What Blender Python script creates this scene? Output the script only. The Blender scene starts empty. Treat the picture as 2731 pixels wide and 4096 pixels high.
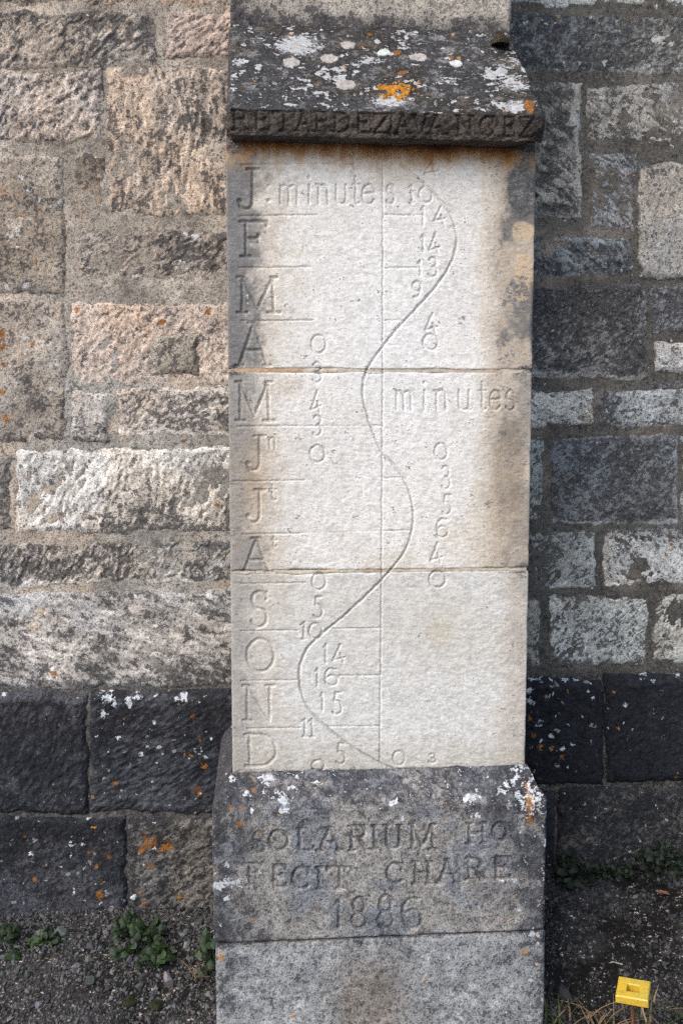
import bpy, math, random
import numpy as np
from mathutils import Vector, Matrix, Euler

# ------------------------------------------------------------------ camera, sky, sun, exposure
scene = bpy.context.scene
CAM = np.array([0.0, -3.0, 1.49]); PITCH = math.radians(5.5); YAW = math.radians(4.5); FPX = 4000.0
cd = bpy.data.cameras.new('camera'); cam = bpy.data.objects.new('camera', cd)
scene.collection.objects.link(cam)
cam.location = CAM; cam.rotation_euler = (math.pi/2 - PITCH, 0, -YAW)
cd.sensor_fit = 'VERTICAL'; cd.sensor_height = 36.0; cd.lens = FPX/4096*36.0
cd.clip_start = 0.02; cd.clip_end = 500
scene.camera = cam
scene.cycles.use_denoising = False
scene.cycles.max_bounces = 4; scene.cycles.diffuse_bounces = 2; scene.cycles.glossy_bounces = 1; scene.cycles.adaptive_threshold = .03

SUN_EL, SUN_AZ = math.radians(44), math.radians(-52)      # azimuth from the wall's normal, negative = from the left
sdir = Vector((math.cos(SUN_EL)*math.sin(SUN_AZ), -math.cos(SUN_EL)*math.cos(SUN_AZ), math.sin(SUN_EL)))
world = bpy.data.worlds.new('World'); scene.world = world; world.use_nodes = True
wn = world.node_tree.nodes; wl = world.node_tree.links; wn.clear()
sky = wn.new('ShaderNodeTexSky'); sky.sky_type = 'NISHITA'; sky.sun_disc = False
sky.sun_elevation = SUN_EL; sky.sun_rotation = math.atan2(sdir.x, sdir.y)
sky.air_density = 1.0; sky.dust_density = 3.0; sky.ozone_density = 1.0
bg = wn.new('ShaderNodeBackground'); bg.inputs[1].default_value = 0.12
wo = wn.new('ShaderNodeOutputWorld'); wl.new(sky.outputs[0], bg.inputs[0]); wl.new(bg.outputs[0], wo.inputs[0])
sl = bpy.data.lights.new('sun', 'SUN'); sl.energy = 1.5; sl.angle = math.radians(65); sl.color = (1.0, 0.95, 0.88)
sun = bpy.data.objects.new('sun', sl); scene.collection.objects.link(sun)
sun.rotation_euler = sdir.to_track_quat('Z', 'Y').to_euler(); sun.location = (-3, -4, 5)
scene.view_settings.view_transform = 'Standard'; scene.view_settings.look = 'None'
scene.view_settings.gamma = 1.0; scene.view_settings.use_curve_mapping = False
scene.view_settings.exposure = 0.74

# ------------------------------------------------------------------ small maths
Rm = np.array(Euler((math.pi/2 - PITCH, 0, -YAW)).to_matrix())
def at(px, py, Y):                       # photo pixel -> point on the upright plane y = Y
    d = Rm @ np.array([(px - 1365.5)/FPX, (2048 - py)/FPX, -1.0])
    return CAM + d*((Y - CAM[1])/d[1])
def atz(px, py, Z):                      # photo pixel -> point on the level plane z = Z
    d = Rm @ np.array([(px - 1365.5)/FPX, (2048 - py)/FPX, -1.0])
    return CAM + d*((Z - CAM[2])/d[2])
def X(px, py, Y): return at(px, py, Y)[0]
def Zh(px, py, Y): return at(px, py, Y)[2]
def pix(P):                              # world points -> photo units, used as a ruler for stain positions
    q = (np.asarray(P) - CAM) @ Rm
    return 1365.5 + FPX*q[..., 0]/-q[..., 2], 2048 - FPX*q[..., 1]/-q[..., 2]
def sstep(a, b, x):
    t = np.clip((x - a)/(b - a), 0, 1); return t*t*(3 - 2*t)
def hsh(a, b, c, s):
    h = (a*np.uint32(374761393) + b*np.uint32(668265263) + c*np.uint32(2147483647 - 58) + np.uint32((s*974711 + 12345) & 0xffffffff))
    h = (h ^ (h >> np.uint32(13)))*np.uint32(1274126177); h = (h ^ (h >> np.uint32(16)))*np.uint32(2246822519)
    return ((h ^ (h >> np.uint32(15))) & np.uint32(0xffffff)).astype(np.float32)/np.float32(0xffffff)
def vn3(x, y, z, s=0):
    fx, fy, fz = np.floor(x), np.floor(y), np.floor(z)
    ix, iy, iz = [(f.astype(np.int64) & 0xffffffff).astype(np.uint32) for f in (fx, fy, fz)]
    u, v, w = x - fx, y - fy, z - fz
    u, v, w = [t*t*(3 - 2*t) for t in (u, v, w)]
    o = np.uint32(1); r = 0
    for dz in (0, 1):
        a = hsh(ix, iy, iz + o*np.uint32(dz), s)*(1 - u) + hsh(ix + o, iy, iz + o*np.uint32(dz), s)*u
        b = hsh(ix, iy + o, iz + o*np.uint32(dz), s)*(1 - u) + hsh(ix + o, iy + o, iz + o*np.uint32(dz), s)*u
        r = r + (a*(1 - v) + b*v)*(w if dz else 1 - w)
    return r
def vn2(x, y, s=0):
    fx, fy = np.floor(x), np.floor(y)
    ix, iy = [(f.astype(np.int64) & 0xffffffff).astype(np.uint32) for f in (fx, fy)]
    u, v = x - fx, y - fy; u, v = u*u*(3 - 2*u), v*v*(3 - 2*v); o = np.uint32(1); k = ix*np.uint32(0)
    return (hsh(ix, iy, k, s)*(1 - u) + hsh(ix + o, iy, k, s)*u)*(1 - v) + (hsh(ix, iy + o, k, s)*(1 - u) + hsh(ix + o, iy + o, k, s)*u)*v
def fb2(x, y, f, n=4, s=0, g=.55):
    r = 0; a = 1; t = 0
    for i in range(n): r = r + a*vn2(x*f + 17.3*i, y*f - 9.1*i, s + i); t += a; a *= g; f *= 2.07
    return r/t
def fb3(P, f, n=4, s=0, g=.55):
    r = 0; a = 1; t = 0
    for i in range(n): r = r + a*vn3(P[..., 0]*f + 7.7*i, P[..., 1]*f + 3.1*i, P[..., 2]*f - 5.9*i, s + i); t += a; a *= g; f *= 2.07
    return r/t
def mixc(A, B, f): return A + (B - A)*np.asarray(f)[..., None]
def C(*c): return np.array(c, dtype=np.float64)

# ------------------------------------------------------------------ objects
COL = scene.collection
def link(o, parent=None, **props):
    COL.objects.link(o)
    if parent is not None: o.parent = parent
    for k, v in props.items(): o[k] = v
    return o
def empty(name, loc=(0, 0, 0), **props):
    o = bpy.data.objects.new(name, None); o.location = loc; o.empty_display_size = .05
    return link(o, None, **props)
class Mesh:
    """collects grids / polygons with colour attributes, builds ONE mesh"""
    def __init__(s): s.v = []; s.f = []; s.base = []; s.mk = []; s.n = 0
    def grid(s, P, base=(.4, .4, .4), mk=(0, 0, 0, 0), flip=False):
        nv, nu = P.shape[:2]; i = np.arange(nv*nu).reshape(nv, nu) + s.n
        q = np.stack([i[:-1, :-1], i[:-1, 1:], i[1:, 1:], i[1:, :-1]], -1).reshape(-1, 4)
        s.f.append(q[:, ::-1] if flip else q); s.add(P.reshape(-1, 3), base, mk, (nv, nu))
    def add(s, V, base, mk, shp=None):
        k = len(V); s.v.append(V)
        b = np.broadcast_to(np.asarray(base, dtype=np.float64), (shp or (k,)) + (3,)).reshape(-1, 3)
        m = np.broadcast_to(np.asarray(mk, dtype=np.float64), (shp or (k,)) + (4,)).reshape(-1, 4)
        s.base.append(b); s.mk.append(m); s.n += k
    def polys(s, V, F, base=(.4, .4, .4), mk=(0, 0, 0, 0)):
        F = np.asarray(F) + s.n; s.f.append(F); s.add(np.asarray(V, dtype=np.float64), base, mk)
    def build(s, name, mat, parent=None, smooth=True, **props):
        V = np.concatenate(s.v).astype(np.float32)
        me = bpy.data.meshes.new(name); me.vertices.add(len(V)); me.vertices.foreach_set('co', V.ravel())
        idx = np.concatenate([f.ravel() for f in s.f]).astype(np.int32)
        tot = np.concatenate([np.full(len(f), f.shape[1]) for f in s.f]).astype(np.int32)
        me.loops.add(len(idx)); me.loops.foreach_set('vertex_index', idx)
        me.polygons.add(len(tot)); st = np.concatenate([[0], np.cumsum(tot)[:-1]]).astype(np.int32)
        me.polygons.foreach_set('loop_start', st); me.polygons.foreach_set('loop_total', tot)
        me.polygons.foreach_set('use_smooth', np.full(len(tot), smooth))
        a = me.attributes.new('base', 'FLOAT_COLOR', 'POINT')
        b = np.concatenate(s.base); a.data.foreach_set('color', np.concatenate([b, np.ones((len(b), 1))], 1).astype(np.float32).ravel())
        a = me.attributes.new('mk', 'FLOAT_COLOR', 'POINT'); a.data.foreach_set('color', np.concatenate(s.mk).astype(np.float32).ravel())
        me.update(calc_edges=True); me.validate()
        if mat: me.materials.append(mat)
        return link(bpy.data.objects.new(name, me), parent, **props)

# ------------------------------------------------------------------ materials
class NT:
    def __init__(s, name):
        s.m = bpy.data.materials.new(name); s.m.use_nodes = True; s.t = s.m.node_tree; s.n = s.t.nodes; s.n.clear()
        s.out = s.n.new('ShaderNodeOutputMaterial'); s.b = s.n.new('ShaderNodeBsdfPrincipled')
        s.t.links.new(s.b.outputs[0], s.out.inputs[0])
    def put(s, inp, v):
        if isinstance(v, bpy.types.NodeSocket): s.t.links.new(v, inp)
        elif v is not None: inp.default_value = v
    def node(s, t, outs=0, ins=(), **kw):
        n = s.n.new(t)
        for k, v in kw.items(): setattr(n, k, v)
        for i, v in (ins.items() if isinstance(ins, dict) else enumerate(ins)): s.put(n.inputs[i], v)
        return n.outputs[outs]
    def math(s, op, a, b=None, c=None, clamp=False): return s.node('ShaderNodeMath', 0, [a] + ([b] if b is not None else []) + ([c] if c is not None else []), operation=op, use_clamp=clamp)
    def noise(s, vec, scale, detail=4, rough=.6, dist=0): return s.node('ShaderNodeTexNoise', 0, {'Vector': vec, 'Scale': scale, 'Detail': detail, 'Roughness': rough, 'Distortion': dist})
    def rng(s, v, a, b, c=0., d=1., kind='LINEAR'): return s.node('ShaderNodeMapRange', 0, {0: v, 1: a, 2: b, 3: c, 4: d}, interpolation_type=kind)
    def mix(s, f, a, b, mode='MIX'):
        n = s.n.new('ShaderNodeMix'); n.data_type = 'RGBA'; n.blend_type = mode; n.clamp_factor = True
        s.put(n.inputs[0], f); s.put(n.inputs[6], a); s.put(n.inputs[7], b); return n.outputs[2]
def c4(*c): return (c[0], c[1], c[2], 1)

def stone_mat(name, crust=c4(.022, .022, .024), pale=c4(.62, .64, .64), rust=c4(.42, .17, .035), grain=1., speck=0.25, bump=.5, bdist=.004, soft=.15, squash=(1, 1, 1), rough=.92, pits=0.0):
    k = NT(name)
    pos = k.node('ShaderNodeNewGeometry', 0)
    vec = k.node('ShaderNodeVectorMath', 0, [pos, squash], operation='MULTIPLY')
    base = k.node('ShaderNodeAttribute', 0, attribute_name='base')
    mk = k.node('ShaderNodeAttribute', 0, attribute_name='mk')
    al = k.node('ShaderNodeAttribute', 3, attribute_name='mk')
    sp = k.n.new('ShaderNodeSeparateColor'); k.put(sp.inputs[0], mk); R, G, B = sp.outputs[:3]
    n1 = k.noise(vec, 32, 3, .7); n2 = k.noise(vec, 95, 2, .75); n3 = k.noise(vec, 270, 1, .6)
    mul = k.math('MULTIPLY', k.rng(n1, .34, .66, 1 - .42*grain, 1 + .42*grain), k.rng(n2, .34, .66, 1 - .6*grain, 1 + .62*grain))
    mul = k.math('MULTIPLY', mul, k.rng(n3, .32, .68, 1 - .45*grain, 1 + .45*grain))
    col = k.mix(1., base, k.node('ShaderNodeCombineColor', 0, [mul]*3), 'MULTIPLY')
    jit = k.math('ADD', k.math('MULTIPLY', k.math('SUBTRACT', n1, .5), 2.3), k.math('MULTIPLY', k.math('SUBTRACT', n2, .5), 2.8))
    jit = k.math('ADD', jit, k.math('MULTIPLY', k.math('SUBTRACT', n3, .5), 1.4))
    fc = k.rng(k.math('ADD', R, jit), .5 - soft, .5 + soft, 0, .92, 'SMOOTHSTEP')
    crc = k.mix(1., crust, k.node('ShaderNodeCombineColor', 0, [k.math('MULTIPLY', k.rng(n2, .38, .68, .55, 3.2), k.rng(n3, .36, .66, .6, 1.7))]*3), 'MULTIPLY')
    col = k.mix(fc, col, crc)
    # fine dark pores
    if pits > 0:
        col = k.mix(k.rng(n3, .62, .70, 0, pits), col, c4(.07, .065, .06))
    fr = k.rng(k.math('ADD', B, k.math('MULTIPLY', jit, .8)), .40, .62, 0, .9, 'SMOOTHSTEP')
    rc = k.mix(k.rng(n2, .35, .65), rust, c4(rust[0]*.45, rust[1]*.45, rust[2]*.5))
    col = k.mix(fr, col, rc)
    fp = k.rng(k.math('ADD', G, k.math('MULTIPLY', jit, .7)), .42, .60, 0, .95, 'SMOOTHSTEP')
    pc = k.mix(k.rng(n2, .3, .7), c4(pale[0]*.62, pale[1]*.62, pale[2]*.62), pale)
    col = k.mix(fp, col, pc)
    # lichen dots
    vo = k.n.new('ShaderNodeTexVoronoi'); k.put(vo.inputs['Vector'], k.node('ShaderNodeVectorMath', 0, [pos, k.node('ShaderNodeVectorMath', 0, [k.node('ShaderNodeTexNoise', 1, {'Vector': pos, 'Scale': 90.}), (.03, .03, .03)], operation='MULTIPLY')], operation='ADD'))
    vo.inputs['Scale'].default_value = 62
    vs = k.n.new('ShaderNodeSeparateColor'); k.put(vs.inputs[0], vo.outputs['Color'])
    rad = k.math('MULTIPLY', k.math('MULTIPLY', k.math('POWER', vs.outputs[0], 7.), .62), k.math('ADD', al, .0))
    dot = k.rng(k.math('SUBTRACT', rad, vo.outputs['Distance']), -.01, .06, 0, .85)
    dc = k.mix(k.rng(vs.outputs[1], .78, .80), pale, c4(rust[0]*1.1, rust[1]*1.3, rust[2]*1.5))
    dc = k.mix(k.rng(vs.outputs[2], .45, .55), dc, c4(.30, .30, .29))
    col = k.mix(dot, col, dc)
    k.put(k.b.inputs['Base Color'], col); k.b.inputs['Roughness'].default_value = rough
    k.b.inputs['Specular IOR Level'].default_value = .25
    h = k.math('ADD', k.math('MULTIPLY', n1, .5), k.math('ADD', k.math('MULTIPLY', n2, .55), k.math('MULTIPLY', n3, .4)))
    bp = k.n.new('ShaderNodeBump'); bp.inputs['Strength'].default_value = bump; bp.inputs['Distance'].default_value = bdist
    k.put(bp.inputs['Height'], h); k.put(k.b.inputs['Normal'], bp.outputs[0])
    return k.m
M_WALL = stone_mat('wall_stone', bump=.55, bdist=.005, grain=.85)
M_PLINTH = stone_mat('plinth_stone', crust=c4(.0058, .0066, .0092), bump=.8, bdist=.006, pale=c4(.62, .68, .74))
M_MORTAR = stone_mat('mortar', crust=c4(.045, .041, .037), soft=.22, bump=.8, bdist=.005)
M_SLAB = stone_mat('slab_limestone', crust=c4(.07, .068, .068), bump=.42, bdist=.003, grain=.26, squash=(.8, 1, 1.4), pits=.25)
M_CAP = stone_mat('lichened_cap_stone', crust=c4(.0065, .0063, .0068), pale=c4(.52, .53, .54), bump=.8, bdist=.006, squash=(.75, 1, 1.2), soft=.16)
M_BASE = stone_mat('base_limestone', crust=c4(.02, .02, .024), pale=c4(.62, .66, .7), bump=.7, bdist=.005, grain=.9, soft=.15)
def vcol_mat(name, rough=.85, nscale=200, amt=.3, trans=0., spec=.3):
    k = NT(name); base = k.node('ShaderNodeAttribute', 0, attribute_name='base')
    n = k.noise(k.node('ShaderNodeNewGeometry', 0), nscale, 4)
    k.put(k.b.inputs['Base Color'], k.mix(1., base, k.node('ShaderNodeCombineColor', 0, [k.rng(n, .3, .7, 1 - amt, 1 + amt)]*3), 'MULTIPLY'))
    k.b.inputs['Roughness'].default_value = rough; k.b.inputs['Specular IOR Level'].default_value = spec
    if trans:
        tr = k.n.new('ShaderNodeBsdfTranslucent'); k.put(tr.inputs[0], base); ms = k.n.new('ShaderNodeMixShader'); ms.inputs[0].default_value = trans
        k.t.links.new(k.b.outputs[0], ms.inputs[1]); k.t.links.new(tr.outputs[0], ms.inputs[2]); k.t.links.new(ms.outputs[0], k.out.inputs[0])
    return k.m
M_PEB = vcol_mat('pebble', .9, 260, .3)
M_LEAF = vcol_mat('leaf', .55, 120, .25, .15, .4)
M_GRASS = vcol_mat('grass_blade', .7, 150, .25, .15)
M_STEM = vcol_mat('stem', .8, 200, .3)
M_MOSS = vcol_mat('moss', .95, 400, .5)

# ------------------------------------------------------------------ ground
def gheight(x, y):
    r = .085*sstep(.55, .95, x)*sstep(-.62, -.05, y)
    r = r - .10*sstep(.25, .62, -y)
    return r + .016*(fb2(x, y, 2.2, 3, 5) - .5) + .010*(fb2(x, y, 11, 3, 8) - .5) + .008*(fb2(x, y, 60, 3, 9) - .5) - .01
m = Mesh()
gx = np.concatenate([[-60, -20, -6, -3], np.arange(-1.6, 1.9, .012), [3, 6, 20, 60]]); gy = np.concatenate([[-60, -20, -6, -3], np.arange(-1.7, .16, .012), [.4]])
gX, gY = np.meshgrid(gx, gy); gZ = gheight(gX, gY)
soil = mixc(C(.035, .034, .034), C(.010, .0095, .009), sstep(.4, .6, fb2(gX, gY, 9, 3, 21)))
far = sstep(1.7, 3, np.maximum(np.abs(gX), -gY)); soil = mixc(soil, C(.16, .155, .15), far)
m.grid(np.stack([gX, gY, gZ], -1), soil, (0, 0, 0, 0))
ground = m.build('ground', M_MORTAR, None, kind='structure', label='dark gravelly earth in front of the wall foot', category='ground')

# ------------------------------------------------------------------ stone wall
wall = empty('stone_wall', (0.2, 0, 0), label='weathered grey block wall with wide mortar joints behind the carved pillar', category='wall', kind='thing')
def wpar(o):                             # keep world coordinates under the wall's empty
    o.parent = wall; o.matrix_parent_inverse = Matrix.Translation(wall.location).inverted(); return o
RES = .0036
S = 2731/1568
GREY = C(.30, .285, .265); WARM = C(.36, .32, .275); PALE = C(.58, .555, .52); COOL = C(.25, .265, .27); COOLP = C(.42, .45, .45); TAN = C(.36, .31, .25)
rs = random.Random(4)
def mcol(x, z):
    side = sstep(.1, .4, x); low = 1 - sstep(.675, .70, z)  # low: dark plinth mortar, with the shadow line at its top painted in
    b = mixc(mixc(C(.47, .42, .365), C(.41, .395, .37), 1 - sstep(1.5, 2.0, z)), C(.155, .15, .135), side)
    b = mixc(b, C(.58, .495, .41), sstep(.5, .66, fb2(x, z, 5, 4, 310))*(.9 - .5*side)*(1 - low))
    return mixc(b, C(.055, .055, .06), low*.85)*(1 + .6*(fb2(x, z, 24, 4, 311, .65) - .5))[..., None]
def stone(x0, y0, x1, y1, base=GREY, crust=.3, ang=60, tool=.004, fl=.024, fw=.0095, Y=0., proud=.006, margin=.018, edges=(), cvar=.5, taniso=.45, spk=.5, spots=(), rust=0., mat=None, dx=(0, 0, 0, 0), dy=(0, 0, 0, 0), res=RES, chamfer=0., und=.006, name='stone', raw=None, fine=.0026, edgew=.03, grad=(0, 0)):
    """one block, corners in display units of the survey picture; heightfield front with ragged rounded arrises"""
    seed = rs.randrange(9999); gx_ = 11 if mat is None else 5.5
    if raw is None: x0, y0, x1, y1 = x0 - gx_, y0 - gx_*.8, x1 + gx_, y1 + gx_*.8
    blk = mat is not None
    cs = []
    for (a, b), i in zip(((x0, y0), (x1, y0), (x1, y1), (x0, y1)), range(4)):
        cs.append(raw[i] if raw else at((a + dx[i])*S, (b + dy[i])*S, Y))
    TL, TR, BR, BL = [np.array(c) for c in cs]
    W = np.linalg.norm(TR - TL); H = np.linalg.norm(BL - TL)
    nu, nv = max(8, int(W/res)), max(8, int(H/res))
    u, v = np.meshgrid(np.linspace(0, 1, nu), np.linspace(0, 1, nv))
    P = (TL*(1 - u)[..., None] + TR*u[..., None])*(1 - v)[..., None] + (BL*(1 - u)[..., None] + BR*u[..., None])*v[..., None]
    x, z = P[..., 0].copy(), P[..., 2].copy()
    wx = (fb2(x, z, 9, 3, seed) - .5)*.026; wz = (fb2(x, z, 9, 3, seed + 50) - .5)*.022
    P[..., 0] += wx; P[..., 2] += wz
    dl, dr, dt, db = u*W, (1 - u)*W, v*H, (1 - v)*H
    d = np.minimum(np.minimum(dl, dr), np.minimum(dt, db)); dn = d + (fb2(x, z, 38, 3, seed + 7) - .5)*.016
    a = math.radians(ang + 16*0); swirl = (fb2(x, z, 4, 2, seed + 9) - .5)*.9
    ca, sa = np.cos(a + swirl*.0), math.sin(a)
    wob = (fb2(x, z, 30, 2, seed + 3) - .5)*.012
    s_ = x*ca + z*sa + wob; t_ = -x*sa + z*ca + wob
    fl, fw = fl*.62, fw*.72
    tn = vn2(s_/fl, t_/fw, seed + 11)*.6 + vn2(s_/fl*1.9, t_/fw*1.8, seed + 12)*.4; tn = .5 + 1.15*(tn - .5)
    inner = sstep(margin*.6, margin*1.5, dn)
    hgt = proud*sstep(.0, .03, dn) - .010*(1 - sstep(-.002, .016, dn))
    hgt = hgt + tool*(.7 if mat else 1.2)*(tn - .5)*inner + und*2*(fb2(x, z, 7, 3, seed + 20) - .5)*sstep(0, .05, d) + fine*2*(fb2(x, z, 75, 3, seed + 21, .7) - .5)
    if chamfer: hgt = hgt - np.clip(chamfer - dt, 0, 1)*1.0
    y = P[..., 1] - hgt
    ring = (u == 0) | (u == 1) | (v == 0) | (v == 1); y = np.where(ring, y + .05, y)
    P[..., 1] = y
    # look of the stone itself
    big = fb2(x, z, 6, 4, seed + 30); mid = fb2(x, z, 19, 4, seed + 31)
    cr = crust + cvar*1.5*(big - .5) + cvar*.9*(mid - .5) + taniso*(tn - .5)*-1.5*inner + (0 if mat else .03)
    for side, wdt, amt in edges:
        dd = {'t': dt, 'b': db, 'l': dl, 'r': dr}[side] + (fb2(x, z, 16, 4, seed + 40) - .5)*wdt*1.3
        cr = cr + amt*(1 - sstep(wdt*.55, wdt, dd))
    cr = cr + grad[0]*(v - .5) + grad[1]*(u - .5)
    bc = np.broadcast_to(base, x.shape + (3,)).copy()
    bc = bc*(1 + .55*(fb2(x, z, 10, 5, seed + 60, .65) - .5))[..., None]; bc = mixc(bc, bc*C(1.07, .98, .88), sstep(.4, .65, fb2(x, z, 5, 3, seed + 61))*.7)
    # rim smeared with mortar
    rim = 1 - sstep(.004, .013, d + (fb2(x, z, 22, 4, seed + 62, .65) - .5)*(.02 if blk else .045))
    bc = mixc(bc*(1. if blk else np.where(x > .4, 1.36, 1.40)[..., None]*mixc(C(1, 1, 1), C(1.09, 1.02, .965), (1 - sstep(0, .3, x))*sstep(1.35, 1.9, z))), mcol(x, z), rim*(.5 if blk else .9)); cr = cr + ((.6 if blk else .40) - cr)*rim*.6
    pale = np.full(x.shape, -.6); ru = np.full(x.shape, -.7) + rust*(.5 + 1.6*(fb2(x, z, 11, 4, seed + 70) - .5))
    px, py = pix(P)
    for (sx, sy, r, kind) in spots:
        q = np.hypot(px/S - sx, (py/S - sy)); f = (.95 - .55*q/r) + .9*(fb2(x, z, 55, 3, seed + 80) - .5)
        f = np.where(q < r*1.8, f, -.6)
        if kind == 'w': pale = np.maximum(pale, f)
        else: ru = np.maximum(ru, f)
    mk = np.stack([cr, pale, ru, np.full(x.shape, spk)], -1)
    mm = Mesh(); mm.grid(P, bc, mk, flip=True)
    return wpar(mm.build(name, mat or M_WALL))

L = 1568
# --- left of the pillar
stone(-60, -130, 340, 10, WARM, .3); stone(352, -130, 560, 14, WARM, .3)
stone(-60, 24, 358, 150, C(.33, .32, .305), .56, ang=38, tool=.006, fl=.045, fw=.014, edges=[('b', .03, -.25)], taniso=.8, dy=(0, 0, 0, 14))
stone(386, 24, 565, 138, C(.36, .31, .285), .22, ang=38, tool=.005, fl=.04, taniso=.6)
stone(-60, 168, 236, 322, C(.37, .35, .335), .36, ang=58, tool=.006, fl=.03, fw=.013, taniso=.8, dy=(0, -12, 0, 12))
stone(252, 152, 565, 497, C(.42, .38, .34), .40, ang=88, tool=.006, fl=.05, fw=.014, taniso=.6, cvar=.45, edges=[('l', .05, .12)])
stone(-60, 358, 148, 678, C(.29, .27, .24), .3, ang=0, tool=.0015, fl=.01, fw=.01, taniso=.2, spk=.9, proud=.008, spots=[(48, 500, 7, 'o'), (30, 520, 5, 'o'), (90, 480, 4, 'o'), (140, 463, 6, 'w'), (85, 600, 5, 'o'), (12, 440, 8, 'o'), (60, 660, 8, 'w')])
stone(166, 352, 240, 506, C(.24, .215, .185), .34, ang=90, tool=.002, proud=.004, taniso=.2)
stone(182, 528, 565, 642, C(.30, .29, .285), .6, ang=35, tool=.006, fl=.03, rust=.72, taniso=.5, edges=[('b', .03, -.5)], spots=[(425, 538, 5, 'w'), (452, 545, 8, 'w'), (182, 618, 7, 'o'), (240, 690, 4, 'o'), (420, 610, 10, 'w'), (300, 640, 8, 'w')])
stone(-60, 690, 152, 1012, C(.31, .295, .275), .28, ang=0, tool=.0012, fl=.01, fw=.01, taniso=.2, spk=.7, proud=.007, spots=[(5, 765, 12, 'o'), (4, 800, 7, 'o'), (12, 840, 8, 'o'), (6, 900, 9, 'o'), (14, 960, 9, 'o'), (55, 770, 7, 'w'), (75, 790, 5, 'o')], edges=[('b', .03, .2), ('r', .03, .15)])
stone(164, 694, 565, 884, C(.42, .37, .335), .24, ang=48, tool=.0055, fl=.035, fw=.013, taniso=.35, cvar=.45, margin=.03, spots=[(178, 712, 6, 'o'), (158, 745, 8, 'o'), (344, 762, 7, 'o'), (372, 741, 7, 'o'), (478, 716, 6, 'o'), (290, 866, 6, 'o'), (505, 800, 5, 'o')], edges=[('t', .03, .18), ('b', .03, .05)], grad=(.0, .1))
stone(352, 770, 458, 862, C(.34, .32, .28), .34, ang=20, tool=.002, proud=.010, margin=.006, taniso=.2, Y=-.004)
stone(168, 902, 248, 1012, C(.40, .395, .39), .34, ang=10, tool=.002, fl=.012, taniso=.2, proud=.011, cvar=.8)
stone(270, 892, 565, 1006, C(.48, .45, .42), .5, ang=40, tool=.005, fl=.03, taniso=.5, margin=.035, edges=[('b', .032, -.6), ('t', .03, -.3), ('r', .08, .2)], dy=(0, -10, 0, 0))
stone(40, 1036, 565, 1226, C(.50, .49, .47), .3, ang=72, tool=.006, fl=.045, fw=.015, taniso=.45, cvar=.75, margin=.03, edges=[('t', .026, -.6), ('b', .04, .22), ('r', .10, .2)], grad=(.1, .3), dy=(0, -16, 0, 0), spots=[(430, 1112, 4, 'o'), (500, 1160, 4, 'o')])
stone(-60, 1046, 28, 1214, C(.30, .28, .255), .42, ang=10, tool=.002, spk=.8, spots=[(24, 1160, 9, 'o'), (20, 1052, 9, 'o')])
stone(-60, 1250, 565, 1346, C(.46, .44, .42), .66, ang=60, tool=.007, fl=.03, taniso=.6, cvar=.7, margin=.02, edges=[('b', .030, -.8), ('t', .035, .25)], dy=(0, -14, -6, 0), spots=[(145, 1180, 6, 'o')])
stone(-60, 1362, 565, 1584, C(.40, .40, .405), .46, ang=-28, tool=.006, fl=.05, fw=.016, taniso=.6, cvar=.7, margin=.02, edges=[('b', .04, .25)], dy=(0, -6, -10, 0), spots=[(125, 1548, 6, 'o'), (345, 1500, 5, 'o'), (440, 1330, 7, 'o')])
PY = -.03
BLK = C(.085, .092, .11)
stone(-60, 1592, 200, 1868, BLK, .66, ang=58, tool=.005, fl=.03, Y=PY, taniso=.6, spk=.35, mat=M_PLINTH, chamfer=.03, margin=.012, cvar=.4, edges=[('b', .03, -.1), ('t', .045, -.2)], spots=[(10, 1590, 9, 'w'), (180, 1605, 6, 'w')])
stone(206, 1586, 585, 1866, BLK*1.05, .62, ang=30, tool=.006, fl=.04, Y=PY, taniso=.7, spk=.7, mat=M_PLINTH, chamfer=.03, margin=.012, cvar=.5, grad=(-.3, 0), edges=[('t', .05, -.05)], rust=.5,
      spots=[(245, 1600, 14, 'w'), (262, 1612, 10, 'w'), (300, 1610, 13, 'w'), (318, 1598, 9, 'w'), (356, 1597, 6, 'w'), (405, 1605, 5, 'w'), (237, 1640, 9, 'w'), (355, 1658, 4, 'w'), (365, 1716, 6, 'w'), (270, 1694, 6, 'w'), (340, 1712, 4, 'w'), (425, 1600, 9, 'w'), (443, 1648, 6, 'o'), (455, 1820, 11, 'o'), (470, 1760, 7, 'o'), (265, 1800, 6, 'o'), (440, 1735, 5, 'o'), (460, 1700, 5, 'o')])
stone(-60, 1880, 289, 2130, BLK*1.1, .6, ang=50, tool=.004, fl=.02, Y=PY - .004, taniso=.4, spk=.9, mat=M_PLINTH, margin=.01, cvar=.55, grad=(-.5, -.1), rust=.3, spots=[(72, 1961, 6, 'w'), (230, 2054, 7, 'o'), (80, 2020, 4, 'o'), (250, 1970, 6, 'o'), (222, 1990, 5, 'o'), (205, 1960, 5, 'o'), (60, 1920, 4, 'o'), (235, 2030, 4, 'o')])
stone(298, 1880, 585, 2130, C(.205, .20, .195), .5, ang=38, tool=.0055, fl=.03, fw=.012, Y=PY - .006, taniso=.75, spk=.5, mat=M_PLINTH, margin=.008, grad=(.0, -.2), spots=[(340, 1930, 15, 'o'), (325, 1950, 9, 'o'), (388, 1945, 11, 'o'), (345, 1990, 10, 'o'), (370, 1955, 6, 'o'), (410, 2060, 5, 'o'), (320, 2050, 6, 'o'), (330, 2075, 7, 'o'), (308, 2060, 5, 'w')])
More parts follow.
